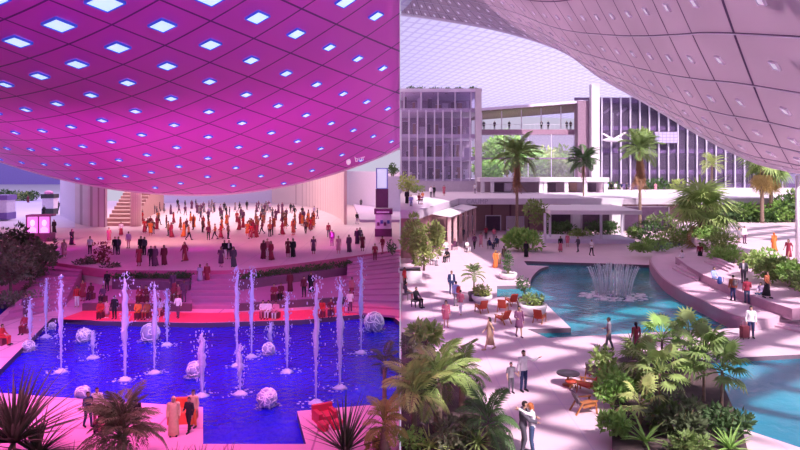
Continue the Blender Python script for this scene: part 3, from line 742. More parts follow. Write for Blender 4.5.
def blade_mb(L, w, lean, droop, n=4, seed=0):
    """one strap leaf along +X, folded, with thickness"""
    mb = MB(); a = []
    for i in range(n + 1):
        t = i / n; ww = w * (1 - t) ** .8 * (1 if t > .1 else .8) + .004
        x = L * t * math.cos(lean) + droop * L * .25 * t * t; z = L * t * math.sin(lean) - droop * L * .5 * t * t
        a.append((Vector((x, -ww, z + ww * .35)), Vector((x, 0, z)), Vector((x, ww, z + ww * .35))))
    vs = [v for tr_ in a for v in tr_]; fs = []
    for i in range(n):
        o = i * 3; fs += [(o, o + 3, o + 4, o + 1), (o + 1, o + 4, o + 5, o + 2)]
    return mb.add(vs, fs)
def leafcloud(n, rad, ls, seed=0, shape='ball', lw=.45, up=.3):
    """many folded leaves through a lumpy volume"""
    r = random.Random(seed); mb = MB(); lob = [(Vector((r.gauss(0, 1), r.gauss(0, 1), r.gauss(0, .8))).normalized(), r.uniform(.62, 1.0)) for _ in range(14)]
    for k in range(n):
        lb = r.choice(lob); c = Vector((lb[0].x * rad[0], lb[0].y * rad[1], lb[0].z * rad[2])) * .62
        d = Vector((r.gauss(0, 1), r.gauss(0, 1), r.gauss(0, 1))).normalized()
        p = c + Vector((d.x * rad[0], d.y * rad[1], d.z * rad[2])) * .42 * lb[1] * r.uniform(.55, 1) ** .5
        if p.z < -rad[2] * .98: continue
        q = (d + Vector((r.gauss(0, .5), r.gauss(0, .5), r.gauss(up, .5)))).normalized(); s = q.cross(Vector((r.gauss(0, 1), r.gauss(0, 1), r.gauss(0, 1)))).normalized()
        l = ls * r.uniform(.6, 1.2); w = l * lw * .5; n_ = q.cross(s) * (w * .3)
        mb.add([p, p + q * l * .45 + s * w + n_, p + q * l, p + q * l * .45 - s * w + n_], [(0, 1, 2), (0, 2, 3)])
    return mb
MESH = {}
def shared(key, fn):
    if key not in MESH: MESH[key] = fn
    return MESH[key]
def mesh_of(name, mb, m, smooth=False):
    o = mb.build(name, m, None, smooth); me = o.data; bpy.data.objects.remove(o); return me
def spread_parts(root, name, meshes, n, z, rnd, tilt=(0, 0), sc=(.85, 1.1), r0=.05, az=None):
    for k in range(n):
        a = (k + rnd.uniform(-.3, .3)) * 2.39996 if az is None else az(k)
        t = k / max(1, n - 1)
        o = link(name, meshes[k % len(meshes)], root)
        o.rotation_euler = (rnd.uniform(-.15, .15), -(tilt[0] + (tilt[1] - tilt[0]) * t + rnd.uniform(-.08, .08)), a)
        zz = z[0] + (z[1] - z[0]) * t if isinstance(z, tuple) else z
        o.location = (math.cos(a) * r0, math.sin(a) * r0, zz); s = rnd.uniform(*sc); o.scale = (s, s, s)
def trunk_mb(h, r0, r1, lean=0.0, rings=10):
    pts = []; rs = []
    for i in range(rings * 2 + 1):
        t = i / (rings * 2); pts.append((lean * t * t * h, 0, h * t)); rs.append((r0 + (r1 - r0) * t) * (1.08 if i % 2 else .94))
    return MB().tube(pts, rs, 10)
FR = {}
def palm(loc, h, L, n, label, leaf=None, dead=0, name='palm_tree', seed=1, trunk_r=.22, cat='palm tree', tilt=(1.2, -.35), dl=None, group=None, sc=(.85, 1.1), ll=None, fat=1.0):
    rnd = random.Random(seed); leaf = leaf or L_PALM
    t = thing(name, label, cat, loc, rnd.uniform(0, 6), group)
    if h > .05: trunk_mb(h, trunk_r * 1.25, trunk_r * .85).build('trunk', TRUNK, t, True)
    key = (round(L, 2), leaf.name, fat)
    if key not in FR: FR[key] = [mesh_of('frond', frond_mb(L, 26 if fat < 1.9 else 36, (ll or L * .30), .35, .75 + .2 * i, w=L * .013 * (fat if fat < 1.9 else 1.35), seed=i), leaf) for i in range(3)]
    spread_parts(t, 'frond', FR[key], n, (h + .35, h - .05), rnd, tilt, sc)
    if dead:
        dl = dl or L * .75; kd = ('dead', round(dl, 2))
        if kd not in FR: FR[kd] = [mesh_of('dead_frond', frond_mb(dl, 16, dl * .22, -.2, .9, w=dl * .02, seed=9 + i), L_DRY) for i in range(2)]
        spread_parts(t, 'dead_frond', FR[kd], dead, (h - .15, h - dl * .55), rnd, (-.95, -1.35), (.8, 1.05), trunk_r * .7)
    return t
def fanpalm(loc, h, pet, rad, n, label, leaf=None, name='fan_palm', seed=1, tilt=(1.15, -.5), dead=0, nb=22, trunk_r=.15, group=None, stems=1):
    rnd = random.Random(seed); leaf = leaf or L_FAN; t = thing(name, label, 'fan palm', loc, rnd.uniform(0, 6), group)
    if h > .05: trunk_mb(h, trunk_r * 1.3, trunk_r).build('trunk', TRUNK, t, True)
    key = ('fan', round(pet, 2), round(rad, 2), leaf.name)
    if key not in FR: FR[key] = [mesh_of('fan_leaf', fan_mb(pet, rad, nb, .15 + .1 * i, seed=i, droop=.2 + .15 * i), leaf) for i in range(3)]
    spread_parts(t, 'fan_leaf', FR[key], n, (h + .2, h - .1), rnd, tilt, (.8, 1.1))
    if dead:
        kd = ('fandead', round(pet, 2), round(rad, 2))
        if kd not in FR: FR[kd] = [mesh_of('dead_leaf', fan_mb(pet * .8, rad * .9, 16, -.3, span=3, seed=5, droop=.7), L_YEL)]
        spread_parts(t, 'dead_leaf', FR[kd], dead, (h - .1, h - .8), rnd, (-.7, -1.25), (.8, 1.05), trunk_r * .7)
    return t
def rosette(loc, L, w, n, label, leaf=None, name='yucca', seed=1, lean=(1.35, .1), droop=.5, h=0.0, cat='plant', group=None, part='blade'):
    rnd = random.Random(seed); leaf = leaf or L_FAN; t = thing(name, label, cat, loc, rnd.uniform(0, 6), group)
    if h > .05: MB().tube([(0, 0, 0), (.02, 0, h * .5), (0, 0, h)], [.07, .06, .05], 8).build('stem', STEM, t, True)
    key = ('ros', round(L, 2), round(w, 3), leaf.name, round(droop, 2))
    if key not in FR: FR[key] = [mesh_of(part, blade_mb(L, w, 0, droop * (.7 + .3 * i)), leaf) for i in range(3)]
    spread_parts(t, part, FR[key], n, h, rnd, lean, (.75, 1.1), .03)
    return t
def bush(loc, rad, n, ls, label, leaf=None, name='shrub', seed=1, group=None, cat='shrub', stems=4, lift=None, lw=.45, up=.3):
    rnd = random.Random(seed); leaf = leaf or L_BRIGHT
    lift = rad[2] * .95 if lift is None else lift
    t = thing(name, label, cat, loc, 0, group)
    mb = MB()
    for k in range(stems):
        a = k * 2.4; x, y = math.cos(a) * rad[0] * .45, math.sin(a) * rad[1] * .45
        mb.tube([(x * .1, y * .1, 0), (x * .5, y * .5, lift * .6), (x, y, lift + rad[2] * .3)], [.05, .035, .015], 6)
    mb.build('stem', STEM, t)
    o = leafcloud(n, rad, ls, seed, lw=lw, up=up).build('foliage', leaf, t); o.location = (0, 0, lift)
    return t
def tree(loc, h, rad, n, ls, label, leaf, seed=1, group=None, tr=.14, name='leafy_tree'):
    t = thing(name, label, 'tree', loc, 0, group)
    mb = MB().tube([(0, 0, 0), (.05, 0, h * .5), (0, .03, h)], [tr, tr * .8, tr * .5], 8)
    for k in range(5):
        a = k * 1.3; mb.tube([(0, 0, h * .7), (math.cos(a) * rad[0] * .3, math.sin(a) * rad[1] * .3, h + rad[2] * .1), (math.cos(a) * rad[0] * .6, math.sin(a) * rad[1] * .6, h + rad[2] * .5)], [tr * .5, tr * .3, tr * .12], 6)
    mb.build('trunk', TRUNK, t, True)
    o = leafcloud(n, rad, ls, seed).build('crown', leaf, t); o.location = (0, 0, h + rad[2] * .45)
    return t
def pot(loc, r, h, label, m=None, square=False):
    t = thing('planter', label, 'planter', loc)
    if square:
        mb = MB(); 
        for s, c, d in ((0, (0, -r + .05, h / 2), (2 * r, .1, h)), (0, (0, r - .05, h / 2), (2 * r, .1, h)), (0, (-r + .05, 0, h / 2), (.1, 2 * r - .2, h)), (0, (r - .05, 0, h / 2), (.1, 2 * r - .2, h))): mb.box(c, d)
        mb.build('pot', m or POTW, t); MB().box((0, 0, h * .45), (2 * r - .2, 2 * r - .2, h * .85)).build('soil', SOIL, t)
    else:
        MB().rings([(0, 0, 0, r * .6, r * .6), (0, 0, h * .25, r * .85, r * .85), (0, 0, h * .7, r, r), (0, 0, h, r, r), (0, 0, h, r * .86, r * .86), (0, 0, h * .8, r * .82, r * .82)], 20).build('pot', m or POTW, t, True)
        MB().rings([(0, 0, h * .7, r * .8, r * .8), (0, 0, h * .86, r * .8, r * .8)], 16).build('soil', SOIL, t)
    return t
# ================================================================== PEOPLE
def V(*a): return Vector(a)
def pose_joints(p):
    """joints in a frame whose front is -Y, feet at z = 0; s=+1 is the person's left"""
    J = dict(pel=V(0, 0, .95), wai=V(0, -.005, 1.10), che=V(0, 0, 1.28), shc=V(0, .01, 1.42), nek=V(0, .0, 1.50), hd=V(0, -.02, 1.625))
    for s, n in ((1, 'l'), (-1, 'r')):
        J['sh' + n] = V(.185 * s, .01, 1.41); J['el' + n] = V(.24 * s, .03, 1.13); J['wr' + n] = V(.245 * s, -.06, .89)
        J['hi' + n] = V(.09 * s, 0, .93); J['kn' + n] = V(.10 * s, -.02, .50); J['an' + n] = V(.105 * s, .02, .085); J['to' + n] = V(.125 * s, -.15, .035)
    if p == 'walk':
        J['knl'] = V(.09, -.17, .52); J['anl'] = V(.09, -.27, .10); J['tol'] = V(.10, -.44, .06)
        J['knr'] = V(-.09, .03, .49); J['anr'] = V(-.09, .33, .15); J['tor'] = V(-.10, .20, .035)
        J['ell'] = V(.24, .16, 1.16); J['wrl'] = V(.25, .13, .92); J['elr'] = V(-.24, -.06, 1.14); J['wrr'] = V(-.23, -.24, .96)
    if p == 'stride':
        J['knl'] = V(.09, -.10, .51); J['anl'] = V(.09, -.15, .09); J['tol'] = V(.10, -.32, .045)
        J['knr'] = V(-.09, .06, .49); J['anr'] = V(-.09, .20, .11); J['tor'] = V(-.10, .05, .035)
        J['elr'] = V(-.25, -.02, 1.14); J['wrr'] = V(-.18, -.24, 1.10)
    if p == 'point':
        J['ell'] = V(.40, -.12, 1.30); J['wrl'] = V(.62, -.22, 1.40)
        J['elr'] = V(-.25, .02, 1.14); J['wrr'] = V(-.30, -.06, .90)
    if p == 'hold':
        J['ell'] = V(.25, -.02, 1.14); J['wrl'] = V(.10, -.25, 1.14); J['elr'] = V(-.25, -.02, 1.14); J['wrr'] = V(-.10, -.25, 1.18)
    if p == 'child':
        J['ell'] = V(.26, .02, 1.16); J['wrl'] = V(.36, -.06, 1.02)
    if p == 'hugm':
        J['ell'] = V(.27, -.20, 1.26); J['wrl'] = V(.12, -.44, 1.19); J['elr'] = V(-.27, -.20, 1.22); J['wrr'] = V(-.10, -.44, 1.10)
        J['hd'] = V(.03, -.07, 1.61); J['nek'] = V(0, -.02, 1.50); J['knr'] = V(-.10, -.08, .51)
    if p == 'hugf':
        J['ell'] = V(.25, -.24, 1.50); J['wrl'] = V(.10, -.44, 1.56); J['elr'] = V(-.26, -.22, 1.40); J['wrr'] = V(-.12, -.44, 1.46)
        J['hd'] = V(-.03, -.06, 1.63); J['anl'] = V(.1, .06, .10)
    if p in ('sit', 'sitlean', 'lounge'):
        off = {'sit': 0, 'sitlean': -.16, 'lounge': .16}[p]
        J['pel'] = V(0, 0, .56); J['wai'] = V(0, .02 + off * .2, .70); J['che'] = V(0, .03 + off * .55, .88); J['shc'] = V(0, .03 + off, 1.01); J['nek'] = V(0, .01 + off * 1.15, 1.10); J['hd'] = V(0, -.03 + off * 1.3, 1.22)
        for s, n in ((1, 'l'), (-1, 'r')):
            J['sh' + n] = V(.185 * s, .03 + off, 1.0); J['el' + n] = V(.24 * s, -.06 + off * .6, .76); J['wr' + n] = V(.13 * s, -.30, .66)
            J['hi' + n] = V(.09 * s, 0, .55); J['kn' + n] = V(.12 * s, -.44, .53); J['an' + n] = V(.11 * s, -.44, .085); J['to' + n] = V(.12 * s, -.61, .035)
        if p == 'lounge':
            for s, n in ((1, 'l'), (-1, 'r')): J['an' + n] = V(.12 * s, -.72, .20); J['to' + n] = V(.13 * s, -.84, .28)
    return J
def capsule(mb, a, b, ra, rb, n=8):
    a, b = Vector(a), Vector(b); d = (b - a); L = max(d.length, 1e-4); d /= L
    pts = [a - d * ra * .95, a - d * ra * .6, a, b, b + d * rb * .6, b + d * rb * .95]
    mb.tube(pts, [ra * .3, ra * .8, ra, rb, rb * .8, rb * .3], n)
def remesh(mb, vox, it=4):
    o = mb.build('tmp', None); md = o.modifiers.new('r', 'REMESH'); md.mode = 'VOXEL'; md.voxel_size = vox
    sm = o.modifiers.new('s', 'SMOOTH'); sm.factor = .5; sm.iterations = it
    dg = bpy.context.evaluated_depsgraph_get(); dg.update(); me = bpy.data.meshes.new_from_object(o.evaluated_get(dg))
    bpy.data.objects.remove(o)
    v = np.empty(len(me.vertices) * 3); me.vertices.foreach_get('co', v); v = v.reshape(-1, 3)
    nr = np.empty(len(me.vertices) * 3); me.vertices.foreach_get('normal', nr); nr = nr.reshape(-1, 3)
    f = [tuple(p.vertices) for p in me.polygons]
    bpy.data.meshes.remove(me)
    return v, nr, f
BODY = {}
def make_body(pose, near, female):
    key = (pose, near, female)
    if key in BODY: return BODY[key]
    J = pose_joints(pose); mb = MB(); segs = []
    sw = .93 if female else 1.0
    def seg(lab, a, b, ra, rb):
        capsule(mb, J[a] if isinstance(a, str) else a, J[b] if isinstance(b, str) else b, ra, rb); segs.append((lab, J[a] if isinstance(a, str) else a, J[b] if isinstance(b, str) else b, ra, rb))
    # torso: flattened loft along the spine
    sp = ['pel', 'wai', 'che', 'shc']
    rads = [(.160, .115), (.128 if female else .14, .095), (.158 * sw, .112), (.165 * sw, .085)]
    pts = [J[k] for k in sp]; vs = []; n = 14
    low = pts[0] + (pts[0] - pts[1]).normalized() * .09; top = pts[-1] + (pts[-1] - pts[-2]).normalized() * .05
    al = [low] + pts + [top]; rr_ = [(.10, .08)] + rads + [(.07, .05)]
    for c, (rx, ry), i in zip(al, rr_, range(len(al))):
        d = (al[min(i + 1, len(al) - 1)] - al[max(i - 1, 0)]).normalized(); xa = Vector((1, 0, 0)); ya = d.cross(xa)
        vs += [c + xa * rx * math.cos(2 * PI * k / n) + ya * ry * math.sin(2 * PI * k / n) for k in range(n)]
    fs = [(i * n + k, i * n + (k + 1) % n, (i + 1) * n + (k + 1) % n, (i + 1) * n + k) for i in range(len(al) - 1) for k in range(n)]
    fs += [tuple(range(n - 1, -1, -1)), tuple(range(len(vs) - n, len(vs)))]
    mb.add(vs, fs)
    segs.append(('torso', J['wai'], J['shc'], .13, .13)); segs.append(('pelvis', J['pel'] + (J['pel'] - J['wai']).normalized() * .05, J['pel'], .14, .14))
    seg('neck', 'shc', 'hd', .056, .052)
    hd = J['hd']
    mb.ell(hd + V(0, .012, .02), (.073, .093, .10), 14, 10); mb.ell(hd + V(0, -.03, -.05), (.052, .055, .066), 10, 8)
    capsule(mb, hd + V(0, -.085, .02), hd + V(0, -.103, -.018), .010, .015, 6)            # nose
    mb.ell(hd + V(0, -.078, -.064), (.024, .012, .012), 8, 5)                              # lips
    for s in (1, -1): mb.ell(hd + V(.073 * s, .015, -.005), (.012, .022, .032), 7, 5)       # ears
    segs.append(('head', hd + V(0, 0, -.04), hd + V(0, .01, .04), .08, .085))
    fing = MB()
    for n_ in 'lr':
        s = 1 if n_ == 'l' else -1
        seg('shoulder', J['shc'] + V(.06 * s, 0, 0), 'sh' + n_, .065, .062)
        seg('uarm', 'sh' + n_, 'el' + n_, .056 * sw, .043 * sw); seg('farm', 'el' + n_, 'wr' + n_, .043 * sw, .030 * sw)
        d = (J['wr' + n_] - J['el' + n_]).normalized(); w = J['wr' + n_]
        palm_ = w + d * .085
        seg('hand', w + d * .01, palm_, .030, .036)
        side = d.cross(V(0, 0, 1)); side = side.normalized() if side.length > .2 else V(0, 1, 0)
        if abs(d.z) > .75: side = V(0, -1, 0) - d * d.dot(V(0, -1, 0)); side.normalize()
        nrm = d.cross(side)
        inn = nrm if (nrm.x * -s) > 0 else -nrm
        for k, (o_, l) in enumerate(((.027, .068), (.010, .078), (-.008, .072), (-.025, .056))):
            b = palm_ + side * o_ + d * .012; m_ = b + d * l * .55 + inn * .006; e = m_ + (d * .8 + inn * .6).normalized() * l * .5
            (mb if near else fing).tube([b, m_, e], [.0105, .0095, .007], 5)
        b = w + d * .035 + side * .028; m_ = b + (d * .7 + side * .7).normalized() * .035; e = m_ + (d + inn * .4).normalized() * .03
        (mb if near else fing).tube([b, m_, e], [.012, .0105, .008], 5)
        seg('thigh', 'hi' + n_, 'kn' + n_, .088, .058); seg('calf', 'kn' + n_, 'an' + n_, .056, .037)
        kn, an = J['kn' + n_], J['an' + n_]
        capsule(mb, kn.lerp(an, .25) + V(0, .018, 0), kn.lerp(an, .5) + V(0, .012, 0), .045, .038)
        seg('foot', J['an' + n_] + V(0, .02, -.03), 'to' + n_, .042, .034)
    v, nr, f = remesh(mb, .0095 if near else .017, 4 if near else 3)
    # nearest bone per vertex
    D = np.full((len(segs), len(v)), 9.0)
    for i, (lab, a, b, ra, rb) in enumerate(segs):
        a_, b_ = np.array(a), np.array(b); ab = b_ - a_; t = np.clip(((v - a_) @ ab) / max(1e-9, ab @ ab), 0, 1)
        D[i] = np.linalg.norm(v - (a_ + t[:, None] * ab), axis=1) - (ra + (rb - ra) * t)
    labs = np.array([s_[0] for s_ in segs])[D.argmin(0)]
    # body mesh: skin + dark face marks
    full = MB(); full.add(v.tolist(), f); full.v += []; 
    if not near: full.add(fing.v, fing.f)
    for s in (1, -1): full.ell(hd + V(.028 * s, -.083, .018), (.011, .007, .007), 6, 4, 1)
    me_o = full.build('person', [None, None]); me = me_o.data
    while len(me.materials) < 2: me.materials.append(None)
    me.polygons.foreach_set('material_index', full.m); me.polygons.foreach_set('use_smooth', [True] * len(me.polygons))
    bpy.data.objects.remove(me_o)
    BODY[key] = dict(J=J, v=v, n=nr, f=f, lab=labs, me=me, cl={})
    return BODY[key]
def zone(B, key, labs, off, pred=None, extra=None):
    if key in B['cl']: return B['cl'][key]
    v, nr = B['v'], B['n']; ok = np.isin(B['lab'], labs)
    if pred is not None: ok &= pred(v)
    fs = [q for q in B['f'] if all(ok[i] for i in q)]
    used = sorted({i for q in fs for i in q}); mp = {i: k for k, i in enumerate(used)}
    mb = MB().add((v[used] + nr[used] * off).tolist(), [tuple(mp[i] for i in q) for q in fs])
    if extra: extra(mb)
    o = mb.build(key.split(':')[0], None, None, True); me = o.data; me.materials.append(None) if not me.materials else None
    bpy.data.objects.remove(o); B['cl'][key] = me
    return me
def loft_cloth(B, key, rows, labs=None, off=.03):
    if key in B['cl']: return B['cl'][key]
    mb = MB()
    if labs:
        v, nr = B['v'], B['n']; ok = np.isin(B['lab'], labs); fs = [q for q in B['f'] if all(ok[i] for i in q)]
        used = sorted({i for q in fs for i in q}); mp = {i: k for k, i in enumerate(used)}
        mb.add((v[used] + nr[used] * off).tolist(), [tuple(mp[i] for i in q) for q in fs])
    mb.rings(rows, 20, 0, True)
    # hem folds
    o = mb.build(key.split(':')[0], None, None, True); me = o.data
    if not me.materials: me.materials.append(None)
    bpy.data.objects.remove(o); B['cl'][key] = me
    return me
CLOTH = {}
PAL = dict(navy=(.025, .035, .12), black=(.018, .014, .022), white=(.86, .82, .86), cream=(.66, .46, .28), red=(.55, .03, .04), crimson=(.34, .03, .07), orange=(.80, .20, .05), rust=(.42, .12, .06), blue=(.10, .20, .55), sky=(.40, .50, .82), grey=(.26, .23, .28), dgrey=(.09, .08, .11), tan=(.55, .36, .24), brown=(.16, .08, .06), plum=(.16, .05, .13), pink=(.75, .30, .42), lilac=(.55, .42, .65), olive=(.16, .15, .08), maroon=(.18, .02, .05), denim=(.05, .08, .18), gold=(.6, .38, .12), ginger=(.40, .12, .04), hair=(.025, .015, .015), dhair=(.06, .03, .02), rose=(.62, .16, .24))
SKINS = [mat('skin_light', (.62, .37, .28), .5, var=.05), mat('skin_tan', (.42, .23, .16), .5, var=.05), mat('skin_dark', (.22, .11, .08), .5, var=.05)]
FACE = mat('eye_dark', (.03, .02, .02), .4)
def cloth(c):
    if c not in CLOTH: CLOTH[c] = mat('cloth_' + c, PAL[c], .85, var=.15, scale=7)
    return CLOTH[c]
def setmat(o, slot, m):
    o.material_slots[slot].link = 'OBJECT'; o.material_slots[slot].material = m
def person(loc, rz, pose, fit, label, scale=1.0, near=False, skin=0, group=None, seat=None):
    """fit: kind top bottom hair, as in 'L navy navy hair' (see below)"""
    w = fit.split(); kind, top, bot = w[0], w[1], w[2]; hair = w[3] if len(w) > 3 else 'hair'; fem = kind in 'DSTAW'
    B = make_body(pose, near, fem); J = B['J']; hd = np.array(J['hd'])
    o = link('person', B['me']); setmat(o, 0, SKINS[skin]); setmat(o, 1, FACE)
    o.location = loc; o.rotation_euler = (0, 0, rz); o.scale = (scale,) * 3
    if seat is not None: o.location.z = loc[2] + seat - .45 * scale
    tag(o, label, 'person', group)
    def wear(nm, me, c, lab=None):
        q = link(nm, me, o); setmat(q, 0, cloth(c))
        if lab: q['label'] = lab
    sit = pose in ('sit', 'sitlean', 'lounge')
    pz = J['pel'].z
    if kind in 'ML':                                   # shirt and trousers (M short, L long sleeves)
        sl = ['torso', 'shoulder', 'uarm'] + (['farm'] if kind == 'L' else [])
        wear('shirt', zone(B, 'shirt:' + kind, sl + ['pelvis', 'thigh'], .016, lambda v: (v[:, 2] > pz - .06) | (np.abs(v[:, 0]) > .16 if not sit else v[:, 2] > pz - .02)), top)
        wear('trousers', zone(B, 'trousers', ['pelvis', 'thigh', 'calf'], .014), bot)
        wear('shoes', zone(B, 'shoes', ['foot'], .010), 'black' if bot != 'white' else 'tan')
    elif kind == 'J':                                  # open jacket over a white shirt
        wear('shirt', zone(B, 'shirt:J', ['torso', 'neck'], .010, lambda v: v[:, 2] < J['shc'].z + .04), 'white')
        wear('jacket', zone(B, 'jacket', ['torso', 'shoulder', 'uarm', 'farm', 'pelvis', 'thigh'], .026, lambda v: (v[:, 2] > pz - .12) & ~((np.abs(v[:, 0]) < .055) & (v[:, 1] < -.03) & (v[:, 2] > pz + .05))), top)
        wear('trousers', zone(B, 'trousers', ['pelvis', 'thigh', 'calf'], .014), bot); wear('shoes', zone(B, 'shoes', ['foot'], .010), 'black')
    elif kind in 'RA':                                 # ankle-length robe
        z0 = J['shc'].z
        wear('robe', loft_cloth(B, 'robe:' + kind, [(0, .12, .04, .24, .30), (0, .06, .25, .23, .26), (0, 0, .6, .215, .20), (0, 0, .92, .20, .165), (0, 0, 1.12, .185, .145), (0, 0, 1.3, .195, .14), (0, .01, 1.42, .17, .10), (0, .01, 1.48, .08, .065)], ['uarm', 'farm', 'shoulder']), top)
        wear('headscarf', zone(B, 'headscarf:' + kind, ['head', 'neck'], .022, lambda v: ~((v[:, 1] < hd[1] - .045) & (np.abs(v[:, 0] - hd[0]) < .058) & (v[:, 2] > hd[2] - .10) & (v[:, 2] < hd[2] + .065)), lambda mb: capsule(mb, hd + np.array((0, .06, -.03)), hd + np.array((0, .11, -.26)), .075, .10)), bot)
        wear('shoes', zone(B, 'shoes', ['foot'], .010), 'black')
    elif kind in 'DW':                                 # dress, D to the shin, W to the knee with long sleeves
        zb = .32 if kind == 'D' else .55
        wear('dress', loft_cloth(B, 'dress:' + kind, [(0, .04, zb, .23, .24), (0, .02, .7, .205, .18), (0, 0, .95, .185, .15), (0, 0, 1.12, .15, .115), (0, 0, 1.3, .178, .135), (0, .01, 1.41, .15, .095), (0, .01, 1.46, .09, .06)], ['uarm', 'shoulder'] + (['farm'] if kind == 'W' else []), .016), top)
        wear('shoes', zone(B, 'shoes', ['foot'], .010), bot)
    elif kind in 'ST':                                 # blouse with skirt (S) or trousers (T), long hair
        sl = ['torso', 'shoulder', 'uarm', 'farm']
        wear('blouse', zone(B, 'blouse', sl + ['pelvis'], .015, lambda v: v[:, 2] > pz - .03), top)
        if kind == 'S': wear('skirt', loft_cloth(B, 'skirt', [(0, .05, .16, .25, .27), (0, .03, .5, .22, .21), (0, 0, .85, .185, .15), (0, 0, 1.04, .15, .115)]), bot)
        else: wear('trousers', zone(B, 'trousers', ['pelvis', 'thigh', 'calf'], .014), bot)
        wear('shoes', zone(B, 'shoes', ['foot'], .010), 'black')
    if kind not in 'RA':
        if fem: wear('hair', zone(B, 'hair:long', ['head', 'neck'], .018, lambda v: (v[:, 2] > hd[2] + .055) | ((v[:, 1] > hd[1] - .03) & (v[:, 2] > hd[2] - .10)), lambda mb: capsule(mb, hd + np.array((0, .07, 0)), hd + np.array((0, .10, -.22)), .062, .045)), hair)
        else: wear('hair', zone(B, 'hair:short', ['head'], .014, lambda v: (v[:, 2] > hd[2] + .06) | ((v[:, 1] > hd[1] + .0) & (v[:, 2] > hd[2] - .035))), hair)
        if len(w) > 4 and w[4] == 'beard': wear('beard', zone(B, 'beard', ['head'], .010, lambda v: (v[:, 2] < hd[2] - .045) & (v[:, 1] < hd[1] - .01) & ~((np.abs(v[:, 0] - hd[0]) < .022) & (v[:, 2] > hd[2] - .075))), hair)
    return o
RAD = math.radians
# ================================================================== RIGHT HALF: planting
# tall palms
palm(G(517, 249), 10.9, 3.7, 30, 'tallest slim palm with brown hanging fronds, standing by the big round shrub', L_PALM, 16, seed=2, trunk_r=.17, dl=3.2, sc=(.85, 1.15), fat=1.5)
palm(A(583.5, 208, 104) * 1 + V(0, 0, -.6), 10.6, 3.5, 36, 'dark spiky palm rising behind the flat white pavilion roof', L_DEEP, 5, seed=3, trunk_r=.13, dl=2.2, fat=2.0).location.z = 0
palm(G(640, 234), 12.2, 4.2, 28, 'shaggy palm with a thick skirt of dead brown fronds before the dark glass hall', L_PALM, 22, seed=4, trunk_r=.2, dl=4.2, fat=1.5)
fanpalm(G(701, 246, .6), 4.0, 2.2, 2.9, 34, 'big wide fan palm with yellowing lower leaves beside the pool terrace', L_FAN, seed=5, dead=10, trunk_r=.32)
fanpalm(G(762, 223, 1.8), 8.6, 1.8, 2.4, 18, 'left one of the paired fan palms below the shell rim at the right', L_FAN, seed=6, dead=14, trunk_r=.22, tilt=(1.0, -.7))
fanpalm(G(771, 222, 1.8), 8.2, 1.8, 2.4, 16, 'right one of the paired fan palms below the shell rim at the right', L_PALM, seed=7, dead=14, trunk_r=.22, tilt=(1.0, -.7))
palm(A(712, 172, 112), 5, 3.0, 20, 'light green palm behind the big wide fan palm', L_LIGHT, 0, seed=8, trunk_r=.2).location.z = T
# trees behind the atrium glass
for k, (px, y, h, r, lf, lab) in enumerate(((492, 150, 5.0, 5.0, L_FAN, 'leafy indoor tree at the left end of the atrium glass'), (507, 146, 6.5, 5.4, L_BRIGHT, 'bright green indoor tree behind the tallest slim palm'), (523, 152, 5.2, 4.6, L_FAN, 'leafy indoor tree just right of the tallest slim palm'),
        (541, 147, 4.2, 4.4, L_LIGHT, 'pale green indoor tree in the middle of the atrium'), (558, 152, 5.6, 4.2, L_FAN, 'leafy indoor tree left of the dark spiky palm'), (571, 146, 3.6, 3.8, L_BRIGHT, 'bright indoor tree beside the plum pier'), (532, 138, 3.6, 4.2, L_BRIGHT, 'nearer bright indoor tree between the two terrace palms'), (553, 138, 3.0, 3.8, L_FAN, 'nearer indoor tree just left of the dark spiky palm'), (487, 139, 2.6, 3.4, L_BRIGHT, 'nearer bright indoor tree beside the corner column'))):
    p = A(px, 170, y); p.z = T; tree(p, h * .9, (r * 1.0, r * .6, r * .85), 1300, 1.2, lab, lf, seed=20 + k, tr=.25)
for k, px in enumerate((411, 421, 433, 446, 459, 472)):
    p = A(px, 85, 127); p.z = BZ(91.5)
    bush(p, (1.2, .9, .55), 160, .5, 'dark shrub in the row on the roof edge of the left glass building', L_DEEP, 'roof_shrub', 40 + k, 'roof shrubs on the left glass building', stems=2)
# terrace planting at the far left and hanging green in the glass hall
bush(A(404, 192, 112) + V(.6, 0, 0), (1.6, 1.2, 2.0), 350, .6, 'light green shrub at the left end of the upper terrace', L_LIGHT, seed=50).location.z = T
bush(A(414, 192, 118), (2.2, 1.0, .7), 260, .5, 'low green shrub bed on the terrace before the glass building', L_FAN, seed=51).location.z = T
for k, (px, py, r, lf, lab) in enumerate(((641, 140, 2.2, L_FAN, 'yellow green hanging planting inside the dark glass hall'), (612, 182, 1.5, L_DEEP, 'dark shrub on the hall terrace right of the white column'), (655, 185, 3.0, L_DEEP, 'dark shrub on the hall terrace right of the shaggy palm'), (680, 176, 2.4, L_LIGHT, 'pale shrub on the hall terrace below the wall screen'))):
    p = A(px, py, 123.2); b_ = bush(p, (r, 1.2, r * .7), 420, .8, lab, lf, seed=60 + k, lift=.6); b_.location.z = p.z if k == 0 else T
